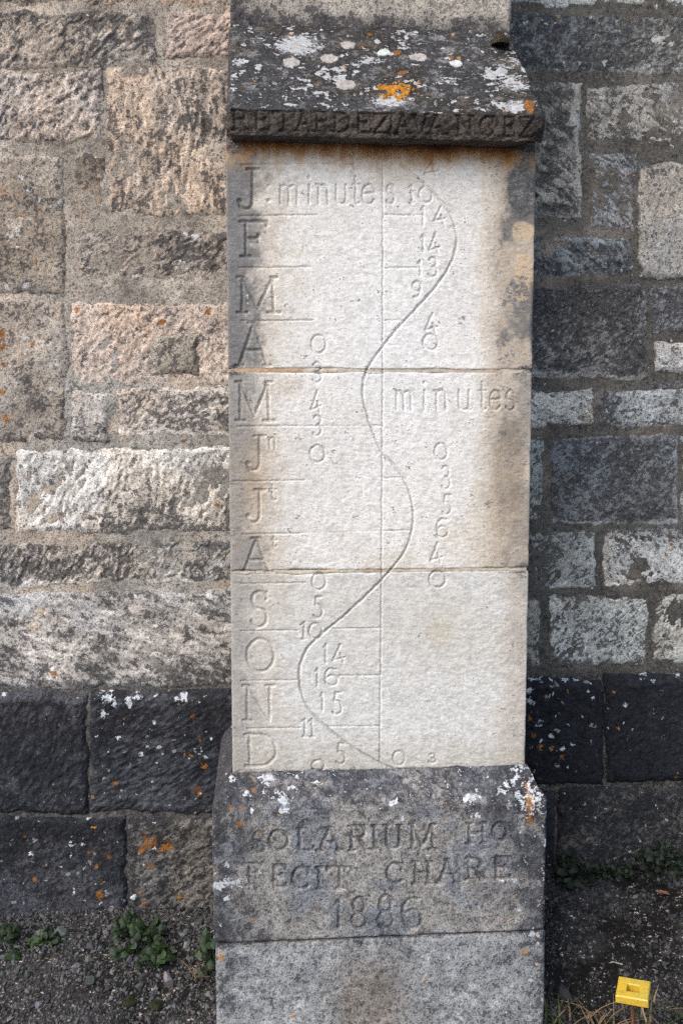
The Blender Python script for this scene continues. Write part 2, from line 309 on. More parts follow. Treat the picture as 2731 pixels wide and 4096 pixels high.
# --- right of the pillar
stone(1120, -130, 1478, 14, COOLP, .25, ang=10, tool=.002); stone(1496, -130, 1640, 26, COOLP*1.15, .2, tool=.002)
stone(1150, 34, 1640, 168, COOL, .64, ang=30, tool=.004, fl=.02, taniso=.5, cvar=.6, spk=.8, edges=[('b', .03, -.4), ('l', .05, -.3)], spots=[(1518, 92, 16, 'w'), (1540, 100, 9, 'w')], dy=(-6, 4, 6, -4))
stone(1130, 192, 1332, 506, C(.29, .30, .295), .56, ang=-35, tool=.009, fl=.05, fw=.016, taniso=.8, cvar=.35, margin=.035, edges=[('r', .045, -.5), ('b', .035, -.5)])
stone(1348, 198, 1640, 328, C(.35, .355, .35), .5, ang=-30, tool=.005, fl=.03, taniso=.5, cvar=.6, dy=(0, -10, 6, -4))
stone(1352, 348, 1456, 530, C(.29, .30, .31), .54, ang=-40, tool=.006, fl=.04, taniso=.7, spots=[(1446, 404, 5, 'o')])
stone(1466, 378, 1640, 642, C(.36, .35, .33), .20, ang=0, tool=.0015, fl=.01, fw=.008, taniso=.3, proud=.014, cvar=.3, edges=[('t', .03, .3)])
stone(1130, 542, 1446, 632, C(.25, .28, .30), .6, ang=-42, tool=.008, fl=.045, fw=.014, taniso=.8, margin=.022, edges=[('t', .03, -.35), ('b', .025, -.4)])
stone(1130, 656, 1482, 872, C(.30, .30, .295), .68, ang=35, tool=.006, fl=.02, taniso=.5, cvar=.5, edges=[('b', .04, -.55)], grad=(-.15, 0))
stone(1496, 654, 1640, 768, C(.27, .275, .28), .66, ang=35, tool=.005, spots=[(1505, 768, 11, 'w')])
stone(1502, 782, 1640, 856, C(.50, .50, .49), .15, ang=-10, tool=.004, spots=[], proud=.015, edges=[('b', .02, .1)])
stone(1494, 874, 1640, 890, C(.3, .3, .3), .45, tool=.002, proud=.004)
stone(1130, 896, 1362, 978, C(.52, .52, .49), .26, ang=-35, tool=.006, fl=.04, taniso=.5, cvar=.6, edges=[('t', .02, .2)], dy=(0, 0, 0, 6))
stone(1376, 896, 1640, 980, C(.42, .44, .44), .45, ang=35, tool=.004, cvar=.7, edges=[('b', .03, .1)])
stone(1130, 1006, 1242, 1202, C(.36, .40, .40), .38, tool=.003, cvar=.6, spk=.5)
stone(1262, 1004, 1552, 1206, C(.26, .285, .31), .68, ang=30, tool=.004, fl=.02, taniso=.4, cvar=.35, margin=.02, edges=[('b', .035, -.75), ('t', .018, -.4), ('r', .03, -.3)], dy=(0, -6, -2, 0))
stone(1564, 1000, 1650, 1200, C(.36, .38, .39), .35, tool=.003)
stone(1130, 1218, 1364, 1348, C(.37, .385, .37), .52, ang=35, tool=.004, cvar=.75, edges=[('b', .03, -.6), ('t', .02, .1), ('r', .03, -.25)])
stone(1386, 1208, 1650, 1342, C(.48, .485, .475), .24, ang=-35, tool=.004, cvar=.55, edges=[('t', .04, .38), ('b', .03, -.5)], spots=[(1540, 1250, 5, 'o'), (1530, 1275, 5, 'o')], dy=(6, -6, -4, 4))
stone(1130, 1372, 1240, 1530, C(.36, .375, .36), .42, tool=.004, cvar=.7)
stone(1256, 1366, 1484, 1528, C(.50, .52, .50), .24, ang=40, tool=.004, cvar=.6, edges=[('t', .03, .3), ('b', .04, .35)], grad=(.12, 0))
stone(1500, 1362, 1650, 1520, C(.46, .475, .455), .3, ang=60, tool=.004, cvar=.6, edges=[('t', .03, .3)])
stone(1120, 1562, 1384, 1806, BLK*.6, .78, ang=-30, tool=.005, Y=PY, taniso=.4, spk=.9, mat=M_PLINTH, chamfer=.035, cvar=.3, edges=[('t', .04, -.1)], rust=.3,  # right plinth: black stone, colour darkened further to carry this side's shade
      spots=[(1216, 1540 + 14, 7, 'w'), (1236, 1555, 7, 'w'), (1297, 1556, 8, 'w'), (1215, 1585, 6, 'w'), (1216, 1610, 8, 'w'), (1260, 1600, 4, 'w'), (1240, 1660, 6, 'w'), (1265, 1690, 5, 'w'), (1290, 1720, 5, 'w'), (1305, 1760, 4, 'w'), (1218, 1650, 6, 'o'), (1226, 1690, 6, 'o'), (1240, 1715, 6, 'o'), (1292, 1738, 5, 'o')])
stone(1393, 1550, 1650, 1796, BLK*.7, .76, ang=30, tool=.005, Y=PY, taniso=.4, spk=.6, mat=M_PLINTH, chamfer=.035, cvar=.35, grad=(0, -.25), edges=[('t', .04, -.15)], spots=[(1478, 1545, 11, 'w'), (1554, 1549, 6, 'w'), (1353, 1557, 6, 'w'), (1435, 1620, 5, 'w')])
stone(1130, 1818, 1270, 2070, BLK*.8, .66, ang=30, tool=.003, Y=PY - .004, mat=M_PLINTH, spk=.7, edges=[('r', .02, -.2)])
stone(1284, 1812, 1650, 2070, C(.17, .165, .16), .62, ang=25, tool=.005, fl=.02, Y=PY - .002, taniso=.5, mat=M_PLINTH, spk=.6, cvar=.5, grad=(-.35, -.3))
# --- the wall goes on past the frame's edges
def W(x0, z0, x1, z1, **k): stone(0, 0, 0, 0, raw=[(x0, 0, z1), (x1, 0, z1), (x1, 0, z0), (x0, 0, z0)], res=.012, und=.006, **k)
for xa, xb, tone in ((-2.3, -.895, GREY), (1.365, 2.75, COOL)):
    z = .06; row = 0
    while z < 2.7:
        hgt_ = rs.uniform(.24, .34) if z > .6 else .29
        xx = xa + rs.uniform(0, .2)*0
        while xx < xb - .05:
            w_ = min(rs.uniform(.34, .62), xb - xx)
            if xb - xx - w_ < .15: w_ = xb - xx
            W(xx, z, xx + w_ - .022, z + hgt_ - .022, base=tone*rs.uniform(.85, 1.3) if z > .6 else BLK, crust=rs.uniform(.25, .5) if z > .6 else .62, ang=rs.uniform(-45, 70))
            xx += w_
        z += hgt_; row += 1
# mortar bed
mx = np.concatenate([np.arange(-2.4, -.85, .03), np.arange(-.85, 1.34, .007), np.arange(1.34, 2.8, .03)]); mz = np.concatenate([np.arange(-.12, 2.8, .007), np.arange(2.8, 3.3, .03)])
mX, mZ = np.meshgrid(mx, mz)
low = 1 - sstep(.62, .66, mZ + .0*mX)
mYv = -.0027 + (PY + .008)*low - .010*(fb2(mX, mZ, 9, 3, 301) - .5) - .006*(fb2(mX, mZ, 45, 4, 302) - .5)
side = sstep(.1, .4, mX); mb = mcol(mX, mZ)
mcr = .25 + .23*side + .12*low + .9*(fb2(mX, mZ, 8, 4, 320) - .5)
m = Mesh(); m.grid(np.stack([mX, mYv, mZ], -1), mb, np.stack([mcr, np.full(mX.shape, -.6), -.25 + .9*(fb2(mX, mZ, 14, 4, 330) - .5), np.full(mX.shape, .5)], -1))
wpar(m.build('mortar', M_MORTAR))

# ------------------------------------------------------------------ stroke lettering (cut into the pillar as V grooves)
def arc(cx, cy, rx, ry, a0, a1, n=16):
    t = np.radians(np.linspace(a0, a1, n)); return [(cx + rx*math.cos(q), cy + ry*math.sin(q)) for q in t]
def serif(x, y, w=.14): return [(x - w, y), (x + w, y)]
GL = {
 'J': [[(.62, 1), (.62, .25)] + arc(.34, .22, .28, .22, 0, -150, 12), serif(.62, 1, .24), arc(.1, .2, .05, .04, 0, 360, 6)],
 'j': [[(.62, 1), (.62, .25)] + arc(.34, .22, .28, .22, 0, -140, 12), serif(.62, 1, .34)],
 'F': [[(.22, 0), (.22, 1)], [(.02, 1), (1, 1), (1, .9)], [(.22, .53), (.68, .53)], [(.68, .62), (.68, .42)], serif(.22, 0, .18)],
 'M': [[(.12, 0), (.12, 1), (.5, .12), (.86, 1), (.9, 0)], serif(.12, 0, .12), serif(.9, 0, .14), serif(.08, 1, .08), serif(.9, 1, .08)],
 'A': [[(.06, 0), (.5, 1), (.94, 0)], [(.22, .36), (.78, .36)], serif(.06, 0, .12), serif(.94, 0, .12), serif(.44, 1, .1)],
 'S': [arc(.52, .76, .38, .24, 25, 270, 18)[:-1] + arc(.48, .26, .42, .26, 90, -160, 18), [(.87, .78), (.87, .98)]],
 'O': [arc(.5, .5, .5, .5, 0, 360, 36)],
 'N': [[(.12, 0), (.12, 1), (.88, 0), (.88, 1)], serif(.12, 0), serif(.08, 1, .12), serif(.88, 1)],
 'D': [[(.12, 0), (.12, 1), (.45, 1)] + arc(.45, .5, .55, .5, 90, -90, 20) + [(.12, 0)], serif(.08, 0, .1), serif(.08, 1, .1)],
 'R': [[(.15, 0), (.15, 1), (.5, 1)] + arc(.5, .76, .36, .24, 90, -90, 12) + [(.15, .52)], [(.5, .52), (.95, 0)], serif(.15, 0), serif(.08, 1, .1), serif(.98, 0, .07)],
 'E': [[(.92, .84), (.92, 1), (.15, 1), (.15, 0), (.95, 0), (.95, .16)], [(.15, .53), (.66, .53)], [(.66, .62), (.66, .44)]],
 'T': [[(.02, .86), (.02, 1), (.98, 1), (.98, .86)], [(.5, 1), (.5, 0)], serif(.5, 0, .16)],
 'Z': [[(.06, .86), (.06, 1), (.94, 1), (.04, 0), (.96, 0), (.96, .14)]],
 'V': [[(.04, 1), (.5, 0), (.96, 1)], serif(.06, 1, .12), serif(.94, 1, .12)],
 'C': [arc(.52, .5, .5, .5, 40, 320, 26), [(.9, .7), (.92, .98)]],
 'L': [[(.15, 1), (.15, 0), (.95, 0), (.97, .16)], serif(.15, 1)],
 'I': [[(.5, 0), (.5, 1)], serif(.5, 0, .3), serif(.5, 1, .3)],
 'U': [[(.14, 1), (.14, .3)] + arc(.5, .3, .36, .3, 180, 360, 14) + [(.86, 1)], serif(.12, 1, .14), serif(.88, 1, .12)],
 'H': [[(.15, 0), (.15, 1)], [(.85, 0), (.85, 1)], [(.15, .52), (.85, .52)]] + [serif(a, b, .13) for a in (.15, .85) for b in (0, 1)],
 'm': [[(.08, 0), (.08, 1)], [(.08, .8)] + arc(.29, .72, .2, .26, 160, 0, 8) + [(.5, 0)], [(.5, .78)] + arc(.71, .72, .2, .26, 160, 0, 8) + [(.92, 0)]],
 'i': [[(.5, 0), (.5, 1)], arc(.5, 1.4, .05, .05, 0, 360, 6)],
 'n': [[(.1, 0), (.1, 1)], [(.1, .78)] + arc(.5, .7, .38, .3, 160, 0, 10) + [(.9, 0)], serif(.0, 1, .12)],
 'u': [[(.1, 1), (.1, .28)] + arc(.5, .28, .4, .28, 180, 360, 10), [(.9, 1), (.9, 0), (1.05, .02)]],
 't': [[(.4, 1.42), (.4, .16), (.6, 0), (.9, .08)], [(.0, 1), (.95, 1)]],
 'e': [[(.04, .52), (.96, .58)] + arc(.5, .5, .48, .5, 12, 325, 26)],
 's': [arc(.5, .76, .36, .24, 20, 270, 14)[:-1] + arc(.48, .26, .4, .26, 90, -160, 14)],
 '0': [arc(.5, .5, .5, .5, 0, 360, 30)],
 '1': [[(.2, .82), (.5, 1), (.5, 0)]], '|': [[(.5, 1), (.5, 0)], serif(.5, 0, .3), [(.1, .86), (.5, 1)]],
 '3': [arc(.46, .76, .40, .24, 150, -90, 14)[:-1] + arc(.44, .27, .5, .27, 90, -150, 16)],
 '4': [[(.62, 1), (.0, .14), (1, .30)], [(.62, .5), (.86, .0)]],
 '5': [[(.86, 1), (.3, 1), (.24, .6)] + arc(.4, .3, .5, .32, 105, -140, 16)],
 '6': [[(.86, .96)] + arc(.52, .5, .5, .5, 75, 200, 14) + arc(.5, .3, .44, .3, 180, -180, 22)],
 '8': [arc(.5, .75, .36, .25, -90, 270, 20), arc(.5, .25, .46, .25, 90, 450, 22)],
 '9': [arc(.5, .7, .44, .3, 0, 360, 22), [(.94, .7), (.9, .4), (.55, .02), (.15, .06)]],
}
STRK = {'slab': [], 'base': [], 'cap': []}       # (points in photo units, half width m, depth m)
def glyph(where, ch, x0, y0, x1, y1, hw=.0042, dp=.0045, tilt=0):
    for st in GL[ch]: STRK[where].append((np.array([(x0 + (x1 - x0)*a, y1 - (y1 - y0)*b) for a, b in st]), hw, dp))
def line(where, *pts, hw=.0024, dp=.003): STRK[where].append((np.array(pts, dtype=float), hw, dp))
for ch, a, b, c, d in (('J', 948, 676, 1050, 836), ('F', 960, 886, 1068, 1026), ('M', 950, 1110, 1112, 1250), ('A', 950, 1292, 1078, 1462), ('M', 944, 1528, 1092, 1682), ('J', 984, 1744, 1072, 1882),
                       ('J', 984, 1960, 1072, 2090), ('A', 968, 2154, 1084, 2288), ('S', 998, 2366, 1076, 2508), ('O', 988, 2556, 1096, 2686), ('N', 976, 2743, 1094, 2882), ('D', 984, 2938, 1104, 3064)):
    glyph('slab', ch, a, b, c, d, .0047, .0062 if b < 1700 else .0048)
glyph('slab', 'n', 1076, 1750, 1104, 1798, .003, .0035); glyph('slab', 't', 1079, 1958, 1106, 2001, .003, .0035); glyph('slab', 't', 1086, 2160, 1108, 2186, .003, .003)
line('slab', (1074, 802), (1076, 803), hw=.005, dp=.005); line('slab', (1074, 742), (1076, 743), hw=.005, dp=.004)
for a, b, c in ((959, 1265, 862), (955, 1240, 1070), (963, 1253, 1283), (946, 1290, 1705), (930, 1220, 1924), (968, 1200, 2136), (963, 1222, 2333), (963, 1190, 2523), (963, 1187, 2722), (988, 1203, 2913), (963, 1600, 657)):
    line('slab', (a, c + 1), (b, c - 2))
line('slab', (1290, 1704), (1480, 1703), hw=.0018, dp=.001); line('slab', (1108, 2134), (1531, 2124), hw=.0018, dp=.001)
line('slab', (1531, 655), (1531, 1480), (1526, 2270), (1518, 3050), hw=.0026, dp=.0038)
for a, b, c in ((1535, 1684, 861), (1535, 1668, 1072), (1535, 1618, 1283), (1477, 1531, 1496), (1487, 1531, 1703), (1531, 1610, 1912), (1531, 1647, 2123), (1332, 1526, 2514), (1357, 1524, 2702), (1306, 1522, 2906)):
    line('slab', (a, c), (b, c - 2))
cp = [(1601, 658), (1676, 716), (1742, 782), (1796, 848), (1825, 931), (1821, 997), (1792, 1072), (1734, 1155), (1659, 1238), (1593, 1308), (1535, 1379), (1493, 1437), (1464, 1483), (1452, 1541), (1452, 1591), (1473, 1674), (1522, 1798), (1585, 1873), (1630, 1947), (1651, 2030), (1647, 2121), (1618, 2204), (1568, 2271), (1522, 2323), (1452, 2392), (1377, 2462), (1303, 2523), (1236, 2585), (1203, 2652), (1197, 2714), (1212, 2789), (1245, 2847), (1311, 2913), (1394, 2979), (1477, 3029), (1535, 3060), (1570, 3072)]
cv = []
for i in range(len(cp) - 1):
    p0, p1, p2, p3 = [np.array(cp[min(max(i + k, 0), len(cp) - 1)], float) for k in (-1, 0, 1, 2)]
    for t in np.linspace(0, 1, 5)[:-1]: cv.append(.5*((2*p1) + (p2 - p0)*t + (2*p0 - 5*p1 + 4*p2 - p3)*t*t + (3*p1 - p0 - 3*p2 + p3)*t**3))
line('slab', *cv, cp[-1], hw=.0036, dp=.0076)
T = lambda s, ch, a, b, c, d, **k: glyph(s, ch, a, b, c, d, **k)
kw = dict(hw=.0034, dp=.0046)
for ch, a, c in (('m', 1116, 1196), ('i', 1222, 1252), ('n', 1270, 1316), ('u', 1340, 1388), ('t', 1410, 1440), ('e', 1448, 1502), ('s', 1543, 1582)): T('slab', ch, a, 738, c, 815, **kw)
for ch, a, c in (('m', 1580, 1650), ('i', 1682, 1712), ('n', 1742, 1788), ('u', 1829, 1880), ('t', 1916, 1946), ('e', 1958, 2004), ('s', 2018, 2062)): T('slab', ch, a, 1562, c, 1640, **kw)
for ch, a, b, c, d in (('|', 1634, 740, 1660, 811), ('0', 1676, 744, 1727, 811), ('4', 1697, 641, 1752, 703), ('1', 1679, 827, 1705, 902), ('4', 1734, 827, 1780, 892), ('1', 1679, 939, 1705, 1006), ('4', 1717, 931, 1758, 1012), ('1', 1667, 1043, 1693, 1101), ('3', 1712, 1030, 1750, 1106),
                       ('9', 1647, 1126, 1686, 1190), ('4', 1701, 1254, 1748, 1330), ('0', 1692, 1337, 1750, 1400), ('0', 1245, 1341, 1303, 1412), ('3', 1249, 1450, 1288, 1530), ('4', 1245, 1562, 1284, 1650), ('3', 1252, 1662, 1288, 1742), ('0', 1241, 1781, 1299, 1849),
                       ('0', 1738, 1773, 1788, 1840), ('3', 1766, 1864, 1802, 1956), ('5', 1770, 1980, 1806, 2056), ('6', 1746, 2076, 1792, 2150), ('4', 1721, 2171, 1768, 2254), ('0', 1717, 2283, 1781, 2350),
                       ('0', 1249, 2291, 1303, 2359), ('5', 1253, 2387, 1292, 2470), ('|', 1202, 2490, 1230, 2556), ('0', 1236, 2492, 1287, 2556), ('1', 1290, 2577, 1316, 2652), ('4', 1332, 2577, 1380, 2652), ('1', 1257, 2673, 1283, 2745), ('6', 1299, 2675, 1353, 2743),
                       ('1', 1277, 2772, 1303, 2843), ('5', 1328, 2770, 1372, 2856), ('|', 1207, 2876, 1233, 2947), ('|', 1236, 2876, 1262, 2947), ('5', 1344, 2975, 1384, 3055), ('0', 1247, 3040, 1296, 3086), ('0', 1572, 3004, 1619, 3060), ('3', 1713, 3016, 1744, 3052)):
    T('slab', ch, a, b, c, d, **kw)
for ch, a, b, c, d, dp in (('S', 1008, 3328, 1064, 3410, .0042), ('O', 1077, 3322, 1151, 3402, .006), ('L', 1188, 3316, 1256, 3402, .006), ('A', 1272, 3312, 1364, 3402, .006), ('R', 1396, 3305, 1470, 3402, .006), ('I', 1478, 3305, 1518, 3398, .006), ('U', 1536, 3302, 1608, 3396, .006), ('M', 1636, 3298, 1742, 3398, .006), ('H', 1864, 3294, 1944, 3374, .005), ('O', 1970, 3291, 2026, 3362, .005),
                         ('F', 985, 3455, 1045, 3540, .003), ('E', 1088, 3462, 1148, 3548, .0045), ('C', 1170, 3470, 1240, 3556, .006), ('I', 1258, 3470, 1294, 3556, .006), ('T', 1309, 3470, 1408, 3556, .006), ('C', 1546, 3453, 1614, 3534, .006), ('H', 1650, 3448, 1724, 3538, .006), ('A', 1750, 3440, 1830, 3534, .006), ('R', 1864, 3434, 1932, 3520, .006), ('E', 1974, 3430, 2040, 3516, .006),
                         ('1', 1334, 3600, 1376, 3708, .0045), ('8', 1404, 3592, 1468, 3714, .005), ('8', 1510, 3583, 1574, 3714, .005), ('6', 1608, 3592, 1690, 3714, .005)):
    T('base', ch, a, b, c, d, hw=.0048 if dp > .004 else .0042, dp=dp)
for ch, a, c in (('R', 930, 990), ('E', 1018, 1082), ('T', 1090, 1180), ('A', 1184, 1246), ('R', 1260, 1318), ('D', 1334, 1398), ('E', 1426, 1486), ('Z', 1492, 1560), ('A', 1582, 1640), ('V', 1650, 1712), ('A', 1712, 1784), ('N', 1828, 1890), ('C', 1920, 1978), ('E', 2012, 2062), ('Z', 2078, 2140)):
    o = (a - 930)*.026; T('cap', ch, a, 440 + o, c, 516 + o, hw=.004, dp=.0042)
line('cap', (1566, 448), (1564, 538), hw=.004, dp=.004)

def carve(where, P, Y):
    """groove depth for points P on the plane y = Y"""
    x, z = P[..., 0], P[..., 2]; out = np.zeros(x.shape)
    xs, zs = x[0, :], z[:, 0]
    for pts, hw, dp in STRK[where]:
        w = np.array([at(a, b, Y) for a, b in pts])[:, [0, 2]]
        i0, i1 = np.searchsorted(xs, [w[:, 0].min() - hw*1.6, w[:, 0].max() + hw*1.6])
        j0, j1 = np.searchsorted(zs, [w[:, 1].min() - hw*1.6, w[:, 1].max() + hw*1.6])
        if i1 <= i0 or j1 <= j0: continue
        gx_, gz_ = x[j0:j1, i0:i1], z[j0:j1, i0:i1]; best = np.full(gx_.shape, 9.)
        gx_ = gx_ + (vn2(gx_*120, gz_*120, 5) - .5)*.0022; gz_ = gz_ + (vn2(gx_*120, gz_*120, 6) - .5)*.0022
        for A, B in zip(w[:-1], w[1:]):
            ab = B - A; t = np.clip(((gx_ - A[0])*ab[0] + (gz_ - A[1])*ab[1])/max(1e-12, ab @ ab), 0, 1)
            best = np.minimum(best, np.hypot(gx_ - A[0] - t*ab[0], gz_ - A[1] - t*ab[1]))
        g = (.84 if where == 'slab' else 1.3)*dp*np.clip(1.7*(1 - best/hw), 0, 1)*(.75 + .5*vn2(gx_*30, gz_*30, 77))
        out[j0:j1, i0:i1] = np.maximum(out[j0:j1, i0:i1], g)
    return out

# ------------------------------------------------------------------ the carved pillar
pillar = empty('sundial_pillar', (.29, -.55, 0), label='pale carved sundial pillar with month letters, wavy curve and dark sloping cap', category='sundial', kind='thing')
def ppar(o): o.parent = pillar; o.matrix_parent_inverse = Matrix.Translation(pillar.location).inverted(); return o
def rbox(x0, x1, y0, y1, z0, z1, res, look, front=None, name='block', mat=None, r=.006, chip=.008, depth_n=None, jag=0., extra=None):
    """rounded block: finely sampled front (y0) plus sides, top and bottom; look(P, face) -> base, mk ; front(P) -> depth change"""
    xs = np.linspace(x0, x1, int((x1 - x0)/res) + 1); zs = np.linspace(z0, z1, int((z1 - z0)/res) + 1)
    ys = y0 + np.concatenate([np.linspace(0, .03, 10), np.linspace(.045, y1 - y0, 14)])
    def shape(P):
        rr = r + chip*np.clip(fb3(P, 26, 3, 91) - .52, 0, 1)*4 + chip*2.5*np.clip(fb3(P, 7, 2, 95) - .62, 0, 1)*3
        rr = np.clip(rr, .002, .03)
        lo = np.stack([x0 + rr, y0 + rr, z0 + rr], -1); hi = np.stack([x1 - rr, y1 + 0*rr, z1 - rr], -1)
        q = np.clip(P, lo, hi); d = P - q; n = np.linalg.norm(d, axis=-1, keepdims=True)
        return q + d/np.maximum(n, 1e-9)*np.minimum(n, rr[..., None])
    mm = Mesh()
    def face(A, B, mkP, flip, nm):
        a, b = np.meshgrid(A, B); P = mkP(a, b); O = P.copy(); P = shape(P)
        if nm == 'front' and front is not None: P = P + np.stack([np.zeros(a.shape), front(O), np.zeros(a.shape)], -1)
        bs, mk = look(O, nm); mm.grid(P, bs, mk, flip=flip)
    face(xs, zs, lambda a, b: np.stack([a, np.full(a.shape, y0), b], -1), False, 'front')
    face(ys, zs, lambda a, b: np.stack([np.full(a.shape, x0), a, b], -1), True, 'left')
    face(ys, zs, lambda a, b: np.stack([np.full(a.shape, x1), a, b], -1), False, 'right')
    xs2 = xs[::2] if len(xs) % 2 else xs
    face(xs2, ys, lambda a, b: np.stack([a, b, np.full(a.shape, z1)], -1), False, 'top')
    face(xs2, ys, lambda a, b: np.stack([a, b, np.full(a.shape, z0)], -1), True, 'bottom')
    if extra: extra(mm)
    return ppar(mm.build(name, mat))

SY = -.5; sx0, sx1 = X(916, 1800, SY), X(2122, 1800, SY)
z_top, z_j1, z_j2, z_bot = Zh(1520, 530, SY), Zh(1520, 1482, SY), Zh(1520, 2283, SY), Zh(1520, 3080, SY)
def slab_look(P, nm):
    px, py = pix(np.stack([P[..., 0], np.full(P.shape[:-1], SY), P[..., 2]], -1)); x, z = P[..., 0], P[..., 2]
    n = fb2(x, z, 9, 4, 401); n2 = fb2(x, z, 30, 4, 402); st = fb2(x*3, z*.6, 9, 3, 403)
    w = (n - .5)*150 + (n2 - .5)*70
    f5 = (fb2(x, z, 14, 6, 404, .72) - .5)*420; dr = (fb2(x*5, z*.55, 9, 4, 405, .65) - .5)*260      # ragged edge, drips
    b = np.broadcast_to(C(.765, .745, .708), x.shape + (3,)).copy()
    b = b*(1 + .14*(fb2(x, z, 5, 4, 410) - .5) + .10*(fb2(x*6, z*.8, 6, 4, 409) - .5))[..., None]
    b = mixc(b, C(.66, .60, .50), sstep(.5, .66, fb2(x, z, 4, 5, 411, .6))*.6)
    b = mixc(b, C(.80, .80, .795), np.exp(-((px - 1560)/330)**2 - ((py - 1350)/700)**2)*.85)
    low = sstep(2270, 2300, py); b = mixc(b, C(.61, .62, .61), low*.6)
    tan1 = C(.50, .41, .31)
    # grey weathered left margin, strongest on the top stone
    up = 1 - sstep(1440, 1500, py); mdl = (1 - up)*(1 - low)
    lt = 1 - sstep(1060, 1200, px + f5*.7 + dr*.2); b = mixc(b, tan1, lt*(.5*up + .42*mdl + .34*low))
    lg = (1 - sstep(985, 1085, px + f5*.55 + w*.5 + 20*mdl + 30*low))*(up + .72*mdl + .5*low)
    b = mixc(b, C(.145, .15, .16), lg*.85)
    # right margin: tan with slate-grey flaking
    rg = sstep(1920, 2010, px + f5*.3 + 40*mdl - 40*low); b = mixc(b, C(.44, .36, .27), rg*(.8*up + .7*mdl + .42*low))
    rw = sstep(1900, 1945, px + f5*.15)*(1 - rg); b = mixc(b, C(.66, .585, .48), rw*(1 - low)*.7)
    dk = sstep(2000, 2080, px + f5*.75 + w*.4)*(up*.9 + mdl*.5 + low*.25)*sstep(.36, .5, fb2(x, z, 8, 5, 421, .65))
    b = mixc(b, C(.15, .15, .155), dk*.85)
    tr = sstep(.35, .55, np.exp(-((px - 2100)/75)**2 - ((py - 755)/125)**2) + f5*.0014); b = mixc(b, C(.115, .12, .13), tr*.85*sstep(1990, 2040, px))
    for (cx_, cy_, sx_, sy_) in ((2095, 925, 42, 40), (2095, 1085, 45, 70), (2088, 1175, 34, 30)):
        q = np.exp(-((px - cx_)/sx_)**2 - ((py - cy_)/sy_)**2) + f5*.0016; b = mixc(b, C(.60, .47, .33), sstep(.38, .5, q)*.9)
    mid = sstep(.3, .75, np.exp(-((px - 2035)/75)**2 - ((py - 1900)/270)**2) + dr*.0012 + f5*.0008); b = mixc(b, C(.25, .19, .135), mid*.48)
    # iron-brown staining under the cap
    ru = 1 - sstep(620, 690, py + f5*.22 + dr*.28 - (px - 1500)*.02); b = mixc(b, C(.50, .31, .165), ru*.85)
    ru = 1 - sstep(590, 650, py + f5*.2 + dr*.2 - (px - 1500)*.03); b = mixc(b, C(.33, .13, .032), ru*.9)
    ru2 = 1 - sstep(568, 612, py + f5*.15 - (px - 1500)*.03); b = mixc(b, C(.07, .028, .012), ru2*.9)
    # J column rust
    jr = np.exp(-((px - 1015)/70)**2)*np.exp(-((py - 1930)/190)**2); b = mixc(b, C(.44, .33, .22), jr*.6)
    br = np.exp(-((px - 1590)/120)**2)*np.exp(-((py - 690)/60)**2); b = mixc(b, C(.56, .42, .26), br*.5*n*2)
    ls = np.exp(-((px - 1760)/60)**2)*np.exp(-((py - 2520)/70)**2); b = mixc(b, C(.55, .50, .38), ls*.6)
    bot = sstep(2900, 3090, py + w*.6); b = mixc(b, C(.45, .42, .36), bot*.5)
    cr = -.14 + .38*lg + .3*dk + .22*rg + .35*tr + .75*(n2 - .5) - .1*low
    # black bits at the joints
    for cx_, cy_, sx_, sy_ in ((2110, 1478, 40, 14), (930, 1480, 22, 18), (2095, 2272, 50, 16), (970, 2288, 50, 12), (2112, 588, 50, 28), (935, 590, 30, 25)):
        cr = cr + 1.2*np.exp(-((px - cx_)/sx_)**2 - ((py - cy_)/sy_)**2)
    cr = cr + .55*sstep(3050, 3092, py + w*.25)
    pal = np.full(x.shape, -.6); q = np.exp(-((px - 2060)/70)**2 - ((py - 2990)/60)**2); pal = pal + q*1.0
    for cx_, cy_, r_ in ((1010, 2700, 30), (1100, 2960, 26), (990, 2710, 25)): pal = np.maximum(pal, .55 - .5*np.hypot((px - cx_), (py - cy_)*1.6)/r_)
    mk = np.stack([cr, pal, np.full(x.shape, -.6), .1 + .5*lg], -1)
    if nm != 'front': b = b*0 + C(.3, .29, .27); mk = np.stack([.35 + .9*(n - .5), -.6 + 0*x, -.6 + 0*x, .3 + 0*x], -1)
    return b, mk
def slab_front(P):
    x, z = P[..., 0], P[..., 2]; d = np.minimum(np.minimum(x - sx0, sx1 - x), .02); e = sstep(0, .012, d)
    a = math.radians(-22); s_, t_ = x*math.cos(a) + z*math.sin(a), -x*math.sin(a) + z*math.cos(a)
    st = vn2(s_/.0085, t_/.0042, 500)*.6 + vn2(s_/.005, t_/.0032, 501)*.4
    h = .0013*(st - .5)*(.4 + 1.2*fb2(x, z, 7, 3, 509)) + .003*(fb2(x, z, 5, 3, 503) - .5) + .0009*(fb2(x, z, 60, 3, 504) - .5)
    return h*e + carve('slab', P, SY)
GAP = .0035
for a, b in ((z_j1 + GAP, z_top), (z_j2 + GAP, z_j1 - GAP), (z_bot, z_j2 - GAP)):
    rbox(sx0, sx1, SY, .03, a, b, .0019, slab_look, slab_front, 'inscribed_slab', M_SLAB, r=.0035, chip=.004)
